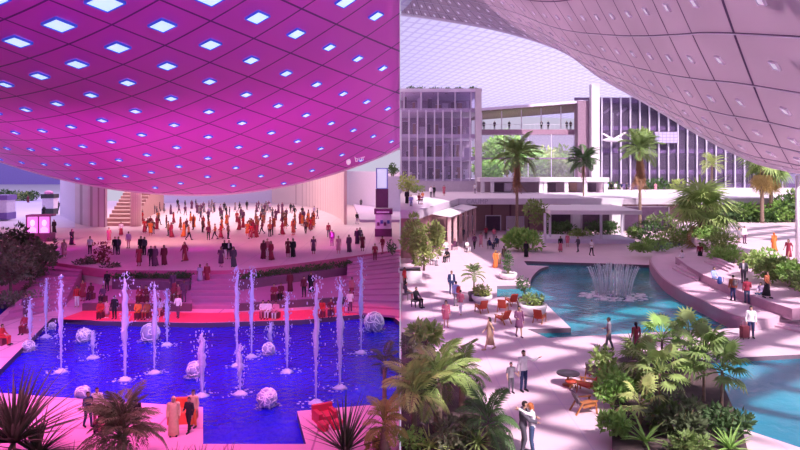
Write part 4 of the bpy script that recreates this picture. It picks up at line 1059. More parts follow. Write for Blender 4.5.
# mid planting
bush(G(517, 249) + V(.5, -1.5, 0), (2.4, 1.8, 1.25), 1100, .62, 'big round bright shrub at the foot of the tallest slim palm', L_BRIGHT, seed=70)
tree(G(536, 242), 3.0, (1.9, 1.5, 1.7), 500, .5, 'small dark leaved tree left of the pavilion post', L_FAN, 71, tr=.1)
for k, (px, py, r, h, lf, lab) in enumerate(((556, 237, 1.7, 1.1, L_DEEP, 'dark shrub under the left part of the pavilion roof'), (567, 235, 1.5, 1.0, L_DEEP, 'dark shrub second from the left under the pavilion roof'), (581, 240, 1.6, .9, L_FAN, 'lighter shrub in the middle under the pavilion roof'), (597, 236, 1.9, 1.2, L_DEEP, 'large dark shrub right of centre under the pavilion roof'), (610, 235, 1.6, 1.0, L_DEEP, 'dark shrub near the right post of the pavilion'),
        (648, 241, 2.2, 1.5, L_DEEP, 'dark shrub behind the small turquoise pond'), (662, 236, 2.4, 1.9, L_PALM, 'tall shrub mass behind the pond, right of the shaggy palm'), (634, 238, 1.2, .8, L_PALM, 'low shrub left of the small turquoise pond'))):
    bush(G(px, py), (r, r * .8, h), 480, .45, lab, lf, seed=80 + k)
for k, (px, py, r, h, lf, lab) in enumerate(((640, 252, 1.5, .5, L_BRIGHT, 'low bright hedge clump in front of the small pond'), (656, 251, 1.8, .8, L_BRIGHT, 'bright hedge clump at the far corner of the pool'), (672, 247, 1.9, 1.1, L_FAN, 'bright hedge clump left of the big fan palm trunk'), (686, 243, 1.9, 1.2, L_BRIGHT, 'bright hedge clump behind the big fan palm trunk'))):
    bush(G(px, py, .6), (r, r * .7, h), 420, .42, lab, lf, seed=90 + k)
for k, (px, py, r, h, lf, lab) in enumerate(((719, 256, 1.9, 1.25, L_FAN, 'round bush right of the woman in the black dress'), (708, 244, 1.7, 1.1, L_BRIGHT, 'bush behind the round bush, right of the big fan palm'), (727, 262, 1.6, .8, L_BRIGHT, 'small low bush in front of the round bush'))):
    bush(G(px, py, 1.2), (r, r * .8, h), 620, .42, lab, lf, seed=100 + k)
hz = [(756, 274, 1.3, .85), (766, 272, 1.3, .95), (774, 280, 1.3, .85), (784, 281, 1.25, .85), (793, 284, 1.2, .8), (803, 292, 1.2, .8)]
hl = ['leftmost clump of the hedge behind the seat wall', 'second clump of the hedge behind the seat wall', 'third clump of the hedge behind the seat wall', 'fourth clump of the hedge behind the seat wall', 'clump of the seat wall hedge near the right edge', 'clump of the seat wall hedge cut by the right edge']
for k, (px, py, r, h) in enumerate(hz): bush(G(px, py, 1.5), (r, r * .9, h), 520, .36, hl[k], (L_FAN, L_BRIGHT, L_PALM)[k % 3], 'hedge_clump', 110 + k)
for k, (px, py, r, h, lf, lab) in enumerate(((738, 216, 3.0, 1.3, L_DEEP, 'dark shrub mass behind the pair in white and grey'), (751, 214, 2.4, 1.7, L_BRIGHT, 'broad leaved bright shrub left of the paired palms'), (764, 217, 2.4, 1.1, L_DEEP, 'dark shrub at the foot of the paired palms'), (778, 216, 2.6, 1.7, L_BRIGHT, 'broad leaved bright shrub right of the paired palms'), (791, 213, 3.0, 2.4, L_DEEP, 'tall dark shrub by the slim white column'), (806, 213, 3.0, 3.2, L_PALM, 'tall shrub behind the slim white column'))):
    p = A(px, py, 95); p.z = 1.8; bush(p, (r, r * .6, h), 520, .75, lab, lf, seed=120 + k)
# left tree in its planter
pot(G(410, 281), 1.0, 1.0, 'square pale planter box holding the light green tree', POTW, True)
tree(G(410, 281) + V(0, 0, .9), 1.6, (2.0, 1.8, 2.3), 1500, .42, 'light green leafy tree at the left edge of the daylight plaza', L_LIGHT, 130, tr=.1).location.x = 1.75 + .3
tree(G(409, 262) + V(.5, 0, .0), 2.2, (1.3, 1.5, 2.0), 700, .45, 'second light green tree behind the planter box tree', L_FAN, 131, tr=.1)
# potted plants on the plaza
for k, (px, py, r, h, ph, lf, lab, ls) in enumerate(((474, 298, .45, .45, 0, L_PALM, 'potted small palm beside the black bag, left of the loungers', 0), (482, 302, .75, .5, 0, L_LIGHT, 'low white pot of pale shrubs left of the red chairs', 1), (508, 279, .8, .55, 0, L_PALM, 'white bowl planter near the round deck corner', 2), (524, 303, .45, .4, 0, L_PALM, 'slim pot with a small tree beside the pool arm', 3), (533, 315, .9, .75, 0, L_FAN, 'large white bowl planter at the lounger deck tip', 4))):
    p = G(px, py); pot(p, r, h, lab, POTD if k in (0, 3) else POTW)
    if k in (0,): palm(p + V(0, 0, h * .8), 1.25, 1.1, 16, 'small palm growing from the pot beside the black bag', L_PALM, 0, 'potted_palm', 140, .06, tilt=(1.1, -.3), fat=2.2)
    elif k == 3: tree(p + V(0, 0, h * .8), .7, (.55, .5, .75), 260, .22, 'slim small tree growing beside the pool arm', L_DEEP, 141, tr=.03, name='potted_tree')
    elif k == 2:
        bush(p + V(0, 0, h * .8), (.45, .4, 1.1), 420, .22, 'cypress like dark shrub in the white bowl planter', L_DEEP, 'potted_shrub', 142, stems=2)
    else: bush(p + V(0, 0, h * .8), (r * .9, r * .8, .42), 380, .25, ('', 'pale low shrubs filling the white pot left of the red chairs', '', '', 'shrub filling the large white bowl at the deck tip')[k], lf, 'potted_shrub', 143 + k, stems=3)
# foreground bed on the left: palms and broad leaves
BED = prism_obj('planter_bed', gl([(401.5, 336), (420, 338), (436, 360), (470, 392), (500, 425), (512, 452), (512, 475), (401.5, 475)]), -.05, .22, SOIL, 'dark soil bed at the lower left of the daylight half')
def at(px, py, z=.2): return G(px, py, z)
palm(at(438, 432), 1.75, 2.0, 15, 'largest foreground palm with drooping light fronds at the lower left', L_FAN, 0, 'foreground_palm', 150, .14, tilt=(1.2, -.45), fat=2.3, ll=.62)
palm(at(414, 440), 1.5, 1.6, 14, 'yellow green foreground palm right beside the dividing edge', L_LIGHT, 0, 'foreground_palm', 151, .10, tilt=(1.25, -.3), fat=2.0, ll=.5)
palm(at(462, 410), 1.35, 1.5, 14, 'foreground palm with fanned crown, right of the largest one', L_PALM, 0, 'foreground_palm', 152, .11, tilt=(1.15, -.5), fat=2.3, ll=.5)
palm(at(488, 446), .7, 1.5, 14, 'arching dark palm at the right end of the foreground bed', L_DEEP, 0, 'foreground_palm', 153, .09, tilt=(1.0, -.5), fat=2.2, ll=.42)
tree(at(425, 372), 1.55, (.75, .6, .55), 330, .42, 'umbrella leaved small tree at the top of the foreground bed', L_FAN, 154, tr=.07)
rosette(at(430, 452), .75, .05, 26, 'pale green strap leaved plant at the bottom edge', L_LIGHT, 'spider_plant', 155, (1.3, .1), .9, .15)
rosette(at(478, 452), .95, .06, 28, 'dark strap leaved plant under the arching palm', L_FAN, 'spider_plant', 156, (1.3, .0), .9, .3)
bush(at(409, 450), (.55, .5, .4), 420, .16, 'bright small leaved shrub in the bottom corner by the dividing edge', L_BRIGHT, seed=157)
bush(at(452, 447), (.9, .7, .5), 420, .28, 'dull broad leaved shrub below the largest foreground palm', L_GREY, seed=158)
bush(at(420, 395), (.7, .8, .7), 420, .25, 'dark undergrowth shrub behind the yellow green palm', L_DEEP, seed=159)
bush(at(450, 380), (.8, .8, .5), 360, .25, 'low dark undergrowth shrub behind the fanned palm', L_DEEP, seed=160)
bush(at(404, 356) + V(.35, 0, 0), (.5, .7, .6), 300, .2, 'tawny undergrowth shrub at the back of the foreground bed', L_GREY, seed=161)
# foreground bed on the right
prism_obj('planter_bed', gl([(616, 364), (640, 356), (690, 356), (716, 374), (728, 402), (742, 434), (752, 475), (612, 475), (612, 420)]), -.05, .24, SOIL, 'dark soil bed at the lower right of the daylight half')
FG = [('bush', 612, 405, (.75, .7, .75), 650, .30, L_BRIGHT, 'bright shrub at the left of the right foreground bed'),
      ('bush', 616, 436, (.62, .6, .62), 650, .24, L_BRIGHT, 'dense bright shrub low in the left of the right bed'),
      ('bush', 606, 378, (.75, .7, .75), 420, .30, L_FAN, 'shrub beside the red armchairs at the right bed'),
      ('fan', 660, 402, 1.15, .75, .62, 16, L_FAN, 'pale fan leaved plant in the middle of the right bed'),
      ('fan', 640, 390, 1.2, .7, .62, 15, L_FAN, 'fan leaved plant left of the middle in the right bed'),
      ('fan', 662, 372, 1.5, .7, .62, 15, L_BRIGHT, 'fan leaved plant at the back of the right bed'),
      ('fan', 640, 425, .75, .62, .5, 12, L_LIGHT, 'low pale fan leaved plant at the front of the right bed'),
      ('fan', 704, 402, 1.95, .75, .66, 18, L_PALM, 'slender stemmed fan palm against the turquoise water'),
      ('fan', 722, 410, 1.55, .7, .6, 14, L_PALM, 'slender fan palm furthest right over the turquoise water'),
      ('fan', 690, 385, 1.95, .75, .62, 16, L_FAN, 'tall fan palm left of the slender one by the water'),
      ('ros', 633, 360, 1.1, .05, 22, L_DEEP, .5, 'spiky dark yucca behind the bed, below the woman in red'),
      ('ros', 677, 358, 1.15, .055, 24, L_PALM, .7, 'spiky dracaena at the far corner of the right bed'),
      ('ros', 645, 446, .8, .07, 22, L_BRIGHT, .15, 'bright star shaped plant low in the right bed'),
      ('ros', 730, 452, .8, .08, 20, L_BRIGHT, .1, 'bright broad leaved plant at the bottom of the right bed'),
      ('bush', 680, 436, (1.05, .8, .75), 620, .34, L_DUSK, 'dark undergrowth in the middle of the right bed'),
      ('bush', 728, 436, (.85, .7, .62), 560, .26, L_DEEP, 'dark shrub at the right front of the right bed'),
      ('bush', 690, 456, (.8, .5, .35), 420, .24, L_PALM, 'low shrub along the bottom edge of the photo'),
      ('bush', 628, 392, (.6, .6, .6), 380, .26, L_PALM, 'shrub between the fan leaved plants of the right bed'),
      ('bush', 660, 430, (.7, .6, .75), 420, .28, L_PALM, 'dull shrub behind the bright star shaped plant')]
for k, q in enumerate(FG):
    if q[0] == 'bush': bush(at(q[1], q[2]), q[3], q[4], q[5], q[7], q[6], seed=170 + k)
    elif q[0] == 'fan': fanpalm(at(q[1], q[2]), q[3], q[4], q[5], q[6], q[8], q[7], 'fan_leaved_plant', 170 + k, (1.2, -.4), 0, 16, .05)
    else: rosette(at(q[1], q[2]), q[3], q[4], q[5], q[8], q[6], 'yucca', 170 + k, (1.35, .1), .55, q[7])

# ================================================================== RIGHT HALF: fountain, chairs, things
WATER = mat('white_water', (.95, .95, .98), .3, var=.03, scale=4, trans=.12)
ff = thing('fan_fountain', 'fan of thin white water jets rising in the main pool', 'fountain', G(613, 296, -.28))
rr = random.Random(11)
for ring, (n, sp, hh) in enumerate(((26, 1.0, 2.35), (22, .62, 2.5), (12, .25, 2.55))):
    for k in range(n):
        a = 2 * PI * k / n; ca, sa = math.cos(a), math.sin(a); R0, R1 = 1.35 * (.35 + sp * .6), 2.05 * sp * .95
        pts = [(ca * R0, sa * R0 * .7, .0), (ca * (R0 + (R1 - R0) * .45), sa * (R0 + (R1 - R0) * .45) * .7, hh * .6 * rr.uniform(.94, 1.04)), (ca * R1, sa * R1 * .7, hh * rr.uniform(.92, 1.04)), (ca * (R1 + .12), sa * (R1 + .12) * .7, hh * .93)]
        MB().tube(pts, [.028, .026, .022, .01], 5).build('jet', WATER, ff, True)
mb = MB()
for k in range(150):
    a = rr.uniform(0, 2 * PI); r_ = rr.uniform(.8, 2.6); s = rr.uniform(.04, .16); mb.ell((math.cos(a) * r_, math.sin(a) * r_ * .8 - .2, .02), (s * 2, s * 1.3, s * .5), 6, 4)
mb.build('splash', WATER, ff, True)['kind'] = 'stuff'

WRED = mat('chair_red', (.52, .06, .03), .5, var=.12); WOOD = mat('chair_wood', (.46, .17, .06), .5, var=.15); CUSH = mat('chair_grey', (.20, .15, .18), .7)
def deck_chair(loc, rz, label, seatm=None, group=None, s=1.0):
    s *= .9; t = thing('lounge_chair', label, 'chair', loc, rz, group); t.scale = (s, s, s); m = seatm or WRED
    MB().box((0, -.05, .36), (.60, .66, .09), M=Matrix.Rotation(-.16, 3, 'X')).build('seat', m, t)
    MB().box((0, .45, .64), (.58, .08, .72), M=Matrix.Rotation(-.50, 3, 'X')).build('backrest', CUSH if seatm else m, t)
    for sx_ in (-1, 1):
        MB().bar((.32 * sx_, -.36, 0), (.32 * sx_, -.30, .56), .06).build('leg', WOOD, t)
        MB().bar((.32 * sx_, .62, 0), (.32 * sx_, .30, .50), .06).build('leg', WOOD, t)
        MB().box((.32 * sx_, .02, .58), (.09, .82, .045)).build('armrest', WOOD, t)
    return t
for px, py, rz, lab in ((481, 312, 200, 'red lounge chair left of all, below the pale potted shrubs'), (503, 311, 160, 'red lounge chair near the middle of the lounger deck'), (511, 305, 200, 'red lounge chair closest to the pool arm'), (502, 323, 215, 'red lounge chair in front, with the back to the woman in tan'), (540, 322, 150, 'red wooden lounge chair at the deck tip by the white bowl')):
    deck_chair(G(px, py), RAD(rz), lab)
deck_chair(G(586, 392), RAD(-120), 'red armchair facing the round black table in the foreground')
deck_chair(G(594, 379), RAD(150), 'dark backed red armchair behind the round black table', WRED)
deck_chair(G(586, 412), RAD(100), 'grey backed wooden armchair nearest the camera', WOOD)
tb = thing('round_table', 'round black side table beside the red armchairs', 'table', G(568, 385))
MB().rings([(0, 0, .50, .50, .50), (0, 0, .54, .52, .52), (0, 0, .56, .50, .50)], 24).build('tabletop', mat('table_black', (.03, .02, .03), .3), tb, True)
MB().tube([(0, 0, .03), (0, 0, .5)], .05, 10).build('leg', WOOD, tb); MB().rings([(0, 0, 0, .26, .26), (0, 0, .04, .24, .24)], 20).build('base', WOOD, tb, True)
st = thing('stool', 'small red stool between the black table and the red armchair', 'stool', G(569, 388.5) + V(.1, 0, 0)); MB().rings([(0, 0, .28, .26, .26), (0, 0, .36, .28, .28)], 18).build('seat', WRED, st, True)
for a in (0, 2.1, 4.2): MB().bar((math.cos(a) * .2, math.sin(a) * .2, 0), (math.cos(a) * .14, math.sin(a) * .14, .29), .05).build('leg', WOOD, st)
def backpack(loc, rz, m, label, s=1.0):
    t = thing('backpack', label, 'bag', loc, rz); t.scale = (s,) * 3
    MB().rings([(0, 0, -.24, .10, .06), (0, 0, -.2, .16, .10), (0, 0, .08, .155, .10), (0, 0, .2, .11, .07), (0, 0, .24, .04, .03)], 14).build('bag_body', m, t, True)
    MB().rings([(0, .10, -.19, .10, .03), (0, .11, -.1, .12, .045), (0, .10, .0, .10, .03)], 12).build('pocket', m, t, True)
    for s_ in (-1, 1): MB().tube([(.09 * s_, -.08, .2), (.10 * s_, -.2, .22), (.11 * s_, -.21, .0), (.10 * s_, -.08, -.18)], .015, 6).build('strap', m, t)
    return t
sc_ = thing('suitcase', 'dark red wheeled suitcase beside the man in a white shirt', 'suitcase', G(744.5, 339), .3)
MB().box((0, 0, .42), (.46, .26, .66)).build('shell', mat('case_red', (.20, .03, .05), .4), sc_)
mb = MB().bar((-.12, .08, .75), (-.12, .08, 1.02), .025).bar((.12, .08, .75), (.12, .08, 1.02), .025).bar((-.13, .08, 1.02), (.13, .08, 1.02), .03); mb.build('handle', POTD, sc_)
for sx_ in (-1, 1):
    for sy_ in (-1, 1): MB().ell((.18 * sx_, .09 * sy_, .045), (.025, .045, .045), 8, 6).build('wheel', POTD, sc_)

# ================================================================== RIGHT HALF: people
def P(px, py, z, rz, pose, fit, label, scale=1.0, near=False, skin=0, group=None, seat=None):
    return person(G(px, py, z), RAD(rz), pose, fit, label, scale, near, skin, group, seat)
pm = G(523, 453)
person(pm, RAD(78), 'hugm', 'J dgrey dgrey hair', 'man in a dark suit embracing the woman in white', 1.02, True, 1)
person(pm + V(.29, -.06, 0), RAD(-100), 'hugf', 'T white denim ginger', 'red haired woman in white top and jeans kissing the man in a dark suit', .98, True, 0)
P(523.5, 391, 0, 25, 'point', 'L white navy hair beard', 'bearded man in a white shirt pointing with a child at his side', 1.02, True, 0)
P(511, 393, 0, 15, 'child', 'M grey dgrey hair', 'boy in grey beside the pointing man', .76, True, 0)
P(489.5, 350, 0, -80, 'walk', 'D tan tan hair', 'woman in a long tan dress striding left', 1.0, True, 0)
P(446, 327.5, 0, 8, 'stand', 'W rose pink hair', 'long haired woman in a rose red coat facing the camera', .95, True, 0)
P(456, 306, 0, 160, 'stand', 'L sky grey hair', 'man in a light blue shirt walking away with a red bag beside him', 1.0, False, 1)
P(460.5, 315, 0, 150, 'stride', 'M rose white hair', 'person in red top and white trousers next to the light blue shirt', .95, False, 0)
P(451.5, 294, 0, 10, 'stand', 'J navy navy hair', 'man in a navy suit standing alone on the dappled paving', 1.03, False, 1)
P(519, 337, 0, 10, 'stride', 'W plum plum hair', 'woman in a dark patterned dress walking past the red chairs', 1.02, True, 1)
P(609, 350, 0, -110, 'stride', 'M grey dgrey hair', 'man in a grey shirt walking along the pool bridge', 1.0, True, 1)
P(636, 353, 0, 190, 'stand', 'S crimson maroon hair', 'woman in a dark red dress on the pool bridge', .93, True, 0)
P(751, 338, 0, -15, 'stand', 'L white navy hair', 'man in a white shirt with the red suitcase', 1.05, True, 0)
P(733, 300.5, .6, 170, 'stand', 'L rust navy hair', 'man in a rust jacket with a black backpack', 1.0, True, 0)
P(747, 303.5, .6, 160, 'stride', 'L crimson denim hair', 'person in a crimson jacket right of the black backpack', .98, True, 0)
P(743.5, 283.5, 1.2, -30, 'stride', 'J dgrey dgrey hair', 'man in a dark suit walking above the seat wall with a bag', 1.02, False, 0)
P(767, 298, 1.2, 30, 'stride', 'S rust black dhair', 'woman in rust top and black skirt on the seat wall', 1.0, True, 0)
P(761, 303, .6, -60, 'sit', 'T lilac denim hair', 'seated person in pale lilac on the seat wall below the rust top', .9, False, 0, None, .6)
P(714, 287, .6, 20, 'sit', 'L sky denim hair', 'man in light blue seated on the wall with a blue backpack', 1.05, True, 0, None, .6)
P(700, 262, .6, 170, 'stand', 'S crimson black hair', 'woman in a black skirt standing by the round bush', 1.05, False, 1)
P(682, 264, .6, -70, 'sit', 'T white dgrey hair', 'person in white reading on the bench by the pool rim', 1.0, False, 0)
P(744.5, 243.5, 1.8, 10, 'stand', 'L white plum hair', 'man in a white shirt and dark trousers on the upper terrace', 1.05, False, 0)
P(739, 242.5, 1.8, 30, 'stand', 'W grey grey hair', 'woman in grey beside the white shirt on the upper terrace', .92, False, 0)
P(774, 251, 1.8, 190, 'stand', 'R orange orange', 'woman in a bright orange robe on the upper terrace', 1.0, False, 1)
P(788.5, 260.5, 1.8, -60, 'walk', 'D crimson crimson hair', 'dark haired woman in a crimson dress near the right edge', 1.05, False, 1)
P(560.5, 252, 0, 10, 'stand', 'S black rose hair', 'woman with long dark hair and rose skirt behind the pool', 1.05, False, 0)
P(567.5, 247, 0, -20, 'stand', 'W rose pink hair', 'smaller woman in rose behind the dark haired one', .95, False, 0)
P(578, 252, 0, -60, 'stride', 'L dgrey dgrey hair', 'man in dark clothes striding behind the pool', 1.02, False, 1)
P(591.5, 255.5, 0, 30, 'stride', 'M white black hair', 'man in a white shirt and black trousers behind the pool', 1.02, False, 1)
P(526, 257, 0, -30, 'stand', 'R black black', 'woman in a black robe at the far pool corner', 1.0, False, 1)
P(495.5, 268, 0, 20, 'stand', 'R orange gold', 'woman in an orange robe left of the white bowl planter', .98, False, 1)
P(499, 267, 0, -20, 'stand', 'D tan tan hair', 'woman in a tan dress beside the orange robe', .92, False, 0)
P(504, 262, 0, 200, 'stand', 'W olive olive hair', 'person in olive near the big round shrub', .95, False, 1)
P(404.5, 289, 0, 60, 'stand', 'M red black hair', 'person in a red shirt at the left edge of the daylight plaza', 1.0, False, 1)
P(416, 307, 0, 50, 'sit', 'L black black hair', 'person in black seated at the left edge of the plaza', 1.05, False, 1)
P(406, 300, 0, 90, 'sit', 'M dgrey maroon hair', 'seated person in dark grey below the red shirt', 1.0, False, 0)
for k, (px, py, rz, pose, fit, lab) in enumerate(((433, 265, 40, 'sit', 'L white grey hair', 'person in white seated nearest the leafy tree'), (447, 262, -40, 'sit', 'M black black hair', 'person in black seated at the cafe facing left'), (440, 256, 70, 'sit', 'T pink white hair', 'person in pink seated in the middle of the cafe group'), (446, 252, 10, 'sit', 'M white navy hair', 'person in white seated deeper in the cafe group'), (455, 250, -70, 'sit', 'L plum plum hair', 'person in plum seated at the right of the cafe group'), (451, 243, 20, 'stand', 'L dgrey black hair', 'waiter in dark grey standing behind the cafe seats'),
        (438, 247, 0, 'sit', 'T rust black hair', 'person in rust seated by the cafe piers'), (474.5, 249, -20, 'walk', 'L plum black hair', 'tall person in plum walking in the distant passage'), (467, 252, 30, 'sit', 'M white white hair', 'person in white crouching left of the plum walker'), (481, 247, 15, 'walk', 'D pink pink hair', 'person in pink walking behind the plum walker'), (489.5, 249, 60, 'sit', 'L navy navy hair', 'person in navy seated on a bench in the distant passage'), (496.5, 247, -50, 'sit', 'L denim black hair', 'person in dark blue seated by the big shrub'), (463, 241, 5, 'stand', 'L dgrey dgrey hair', 'distant person in grey before the terracotta shop wall'), (486, 239, 0, 'stand', 'M crimson black hair', 'distant person in crimson by the dark shop doorway'), (494, 241, 0, 'stride', 'T rose grey hair', 'distant person in rose right of the dark shop doorway'), (508, 241, 0, 'stand', 'L lilac plum hair', 'distant person in lilac behind the tallest palm'))):
    P(px, py, 0, rz, pose, fit, lab, 1.02, False, k % 3)
    if pose == 'sit':
        t = thing('cafe_chair', 'dark chair under the ' + lab, 'chair', G(px, py, 0), RAD(rz))
        MB().box((0, 0, .42), (.44, .44, .05)).build('seat', POTD, t); MB().box((0, .23, .72), (.44, .04, .5)).build('backrest', POTD, t)
        for a, b in ((-1, -1), (1, -1), (1, 1), (-1, 1)): MB().bar((.19 * a, .19 * b, 0), (.19 * a, .19 * b, .42), .035).build('leg', POTD, t)
for px, py, rz, lab in ((416, 307, 50, 'low dark stool under the person in black at the left edge'), (406, 300, 90, 'low dark stool under the person in dark grey at the left edge'), (682, 264, -70, 'low grey bench stool under the reader by the pool rim')):
    z = .6 if px > 600 else 0; t = thing('stool', lab, 'stool', G(px, py, z), RAD(rz)); MB().box((0, .05, .42), (.5, .44, .06)).build('seat', POTD, t)
    for a, b in ((-1, -1), (1, -1), (1, 1), (-1, 1)): MB().bar((.2 * a, .05 + .18 * b, 0), (.2 * a, .05 + .18 * b, .40), .05).build('leg', POTD, t)
for px, py, rz, pose, fit, lab in ((407, 203.5, 0, 'stand', 'R black black', 'woman in a black robe at the left end of the upper terrace'), (419, 204, 40, 'sit', 'M crimson white hair', 'person in crimson seated on the upper terrace'), (422.5, 201, -40, 'sit', 'T rust plum hair', 'person in rust behind the crimson one on the upper terrace'), (431, 197.5, 0, 'stand', 'L white dgrey hair', 'person in white standing on the upper terrace'), (434, 197, 10, 'stand', 'L black black hair', 'person in black beside the white one on the upper terrace'), (444, 195.5, 0, 'stand', 'D rose rose hair', 'person in rose alone on the upper terrace'), (411, 206, 0, 'sit', 'L sky sky hair', 'person in pale blue seated at the terrace front'), (475, 193.5, 0, 'stride', 'M white grey hair', 'person in white below the corner column of the glass building')):
    z = T; p = G(px, py, z)
    if p.y > 123.5: p = p * (119 / p.y); p.z = T
    person(p, RAD(rz), pose, fit, lab, 1.0)
    if pose == 'sit':
        t = thing('stool', 'small stool under the ' + lab, 'stool', p, RAD(rz)); MB().box((0, .03, .42), (.42, .42, .05)).build('seat', POTD, t); MB().tube([(0, 0.03, 0), (0, .03, .42)], .05, 8).build('leg', POTD, t)
# diners at the glass front, people on the walkway and hall terrace
for k in range(8):
    t_ = k / 7; px = 411 + k * 7.6; p = A(px, 181, 126.4); p.z = BZ(181) + .36
    person(p, RAD(180 + 20 * (k % 3)), 'stand', ('M white black hair', 'T white grey dhair', 'L lilac black hair')[k % 3], 'diner in pale clothes standing along the glass on the lowest building floor', .92, False, k % 3, 'diners behind the lowest glass of the left building')
for px, fit, lab in ((486, 'L dgrey black hair', 'person in dark grey at the left end of the walkway'), (497, 'L plum black hair', 'person in plum on the walkway behind the tall palm'), (512, 'M black black hair', 'person in black on the walkway right of the tall palm top'), (545, 'J black black hair', 'person in a black jacket in the middle of the walkway'), (552, 'L navy black hair', 'person in navy right of the black jacket on the walkway'), (571, 'M dgrey dgrey hair', 'person in grey at the right end of the walkway'), (575, 'L brown black hair', 'person in brown at the right end of the walkway')):
    person(V(BX(px), 128.2, BZ(134) + 1.0), RAD(R.uniform(-40, 40)), 'stand', fit, lab, 1.0)
for px, fit, lab in ((602, 'M sky navy hair', 'person in light blue on the hall terrace beside the white column'), (606, 'L black black hair', 'person in black on the hall terrace'), (610, 'T white grey hair', 'person in white on the hall terrace right of the black one'), (616, 'M navy white hair', 'person in navy on the hall terrace'), (621, 'L dgrey black hair', 'person in dark grey on the hall terrace left of the shaggy palm'), (649, 'D pink white hair', 'person in pink on the hall terrace right of the shaggy palm')):
    person(V(BX(px), 121.8, T), RAD(R.uniform(-60, 60)), 'stand', fit, lab, 1.0)
backpack(G(733, 300.5, .6) + V(0.0, -.26, 1.28), RAD(-10 + 180), POTD, 'black backpack worn by the man in the rust jacket')
backpack(G(720.5, 284, 1.2) + V(0, .1, .26), .3, mat('pack_blue', (.06, .12, .45), .7), 'blue backpack on the seat wall beside the man in light blue', 1.15)
backpack(G(461, 306, 0) + V(-.2, -.25, 1.2), RAD(170), mat('pack_red', (.5, .05, .06), .7), 'red bag carried beside the man in a light blue shirt')
backpack(G(730.5, 286, 1.2) + V(.25, -.1, .28), RAD(40), POTD, 'black bag hanging beside the man in the dark suit', 1.1)
backpack(G(471, 301, 0) + V(0, -.1, .25), 0, POTD, 'black bag standing by the potted small palm', 1.1)
# ================================================================== LEFT HALF
# fountains
JETW = mat('jet_water', (.66, .66, .95), .35, var=.05, scale=4, trans=.3)
def fountain(px, top, base, label, k, w=.16):
    b = G(px, base, -.3); h = (base - top) * b.y / F
    r = random.Random(200 + k); t = thing('fountain_jet', label, 'fountain', b)
    n = 16; pts = []; rs = []
    for i in range(n + 1):
        s = i / n; pts.append((r.uniform(-.03, .03) * s * 2, r.uniform(-.03, .03), h * .96 * s)); rs.append(w * (.32 + .5 * math.sin(PI * min(1, s * 1.05)) ** .8 * r.uniform(.7, 1.25)) * (1.0 if s < .55 else 1.15) * (.55 if s < .4 else 1))
    rs[-1] = .03
    MB().tube(pts, rs, 7).build('water_column', JETW, t, True)
    mb = MB()
    for j in range(int(110 + h * 30)):
        s = r.random() ** .7; q = r.uniform(.01, .032); a = r.uniform(0, 6.3); d = abs(r.gauss(0, w * (.7 + .9 * s)))
        mb.ell((math.cos(a) * d, math.sin(a) * d, h * (.08 + .95 * s) - d * .4), (q, q, q * r.uniform(1, 2.4)), 5, 4)
    mb.build('spray', JETW, t, True)['kind'] = 'stuff'
    mb = MB().rings([(0, 0, .0, .34, .30), (0, 0, .06, .24, .20), (0, 0, .16, .10, .09)], 12)
    for j in range(26):
        a = r.uniform(0, 6.3); d = r.uniform(.2, .8); q = r.uniform(.015, .05); mb.ell((math.cos(a) * d, math.sin(a) * d, .03), (q * 1.6, q, q * .6), 5, 4)
    mb.build('splash', JETW, t, True)['kind'] = 'stuff'
JET = [(46, 278, 337, 'leftmost slim jet before the broad left stairs'), (30, 298, 347, 'short jet at the left pool corner'), (61, 276, 372, 'tall jet with a hooked top left of the seated people'), (125, 274, 380, 'thick tall jet in the left middle of the pool'), (154.5, 284, 373, 'tall jet passing the far white globe'), (167, 290, 345, 'thin short jet just right of the far white globe'), (202, 330, 396, 'short thick jet left of centre'), (237, 268, 366, 'tall jet before the middle stairs'), (251.5, 268, 357, 'tall slim jet right beside the one at the middle stairs'), (240, 345, 394, 'foreground jet at the centre of the pool'), (270, 322, 352, 'low jet over the small white globe'), (287, 293, 372, 'jet before the seated people in white'), (316, 278, 403, 'jet closest to the camera on the right side'), (340, 280, 388, 'thick jet right of centre before the plum hedge'), (361, 258, 353, 'highest jet at the right, before the long stairs'), (93, 331, 358, 'stub jet beside the back left globe')]
for k, (px, t_, b_, lab) in enumerate(JET): fountain(px, t_, b_, lab + ' of the blue pool', k, .19 if 'thick' in lab else .13)
JETW2 = mat('strand_water', (.92, .88, .96), .35, var=.04)
GLOBE = mat('globe_water', (.46, .42, .74), .4, var=.5, scale=3.5, trans=.15, bump=.8)
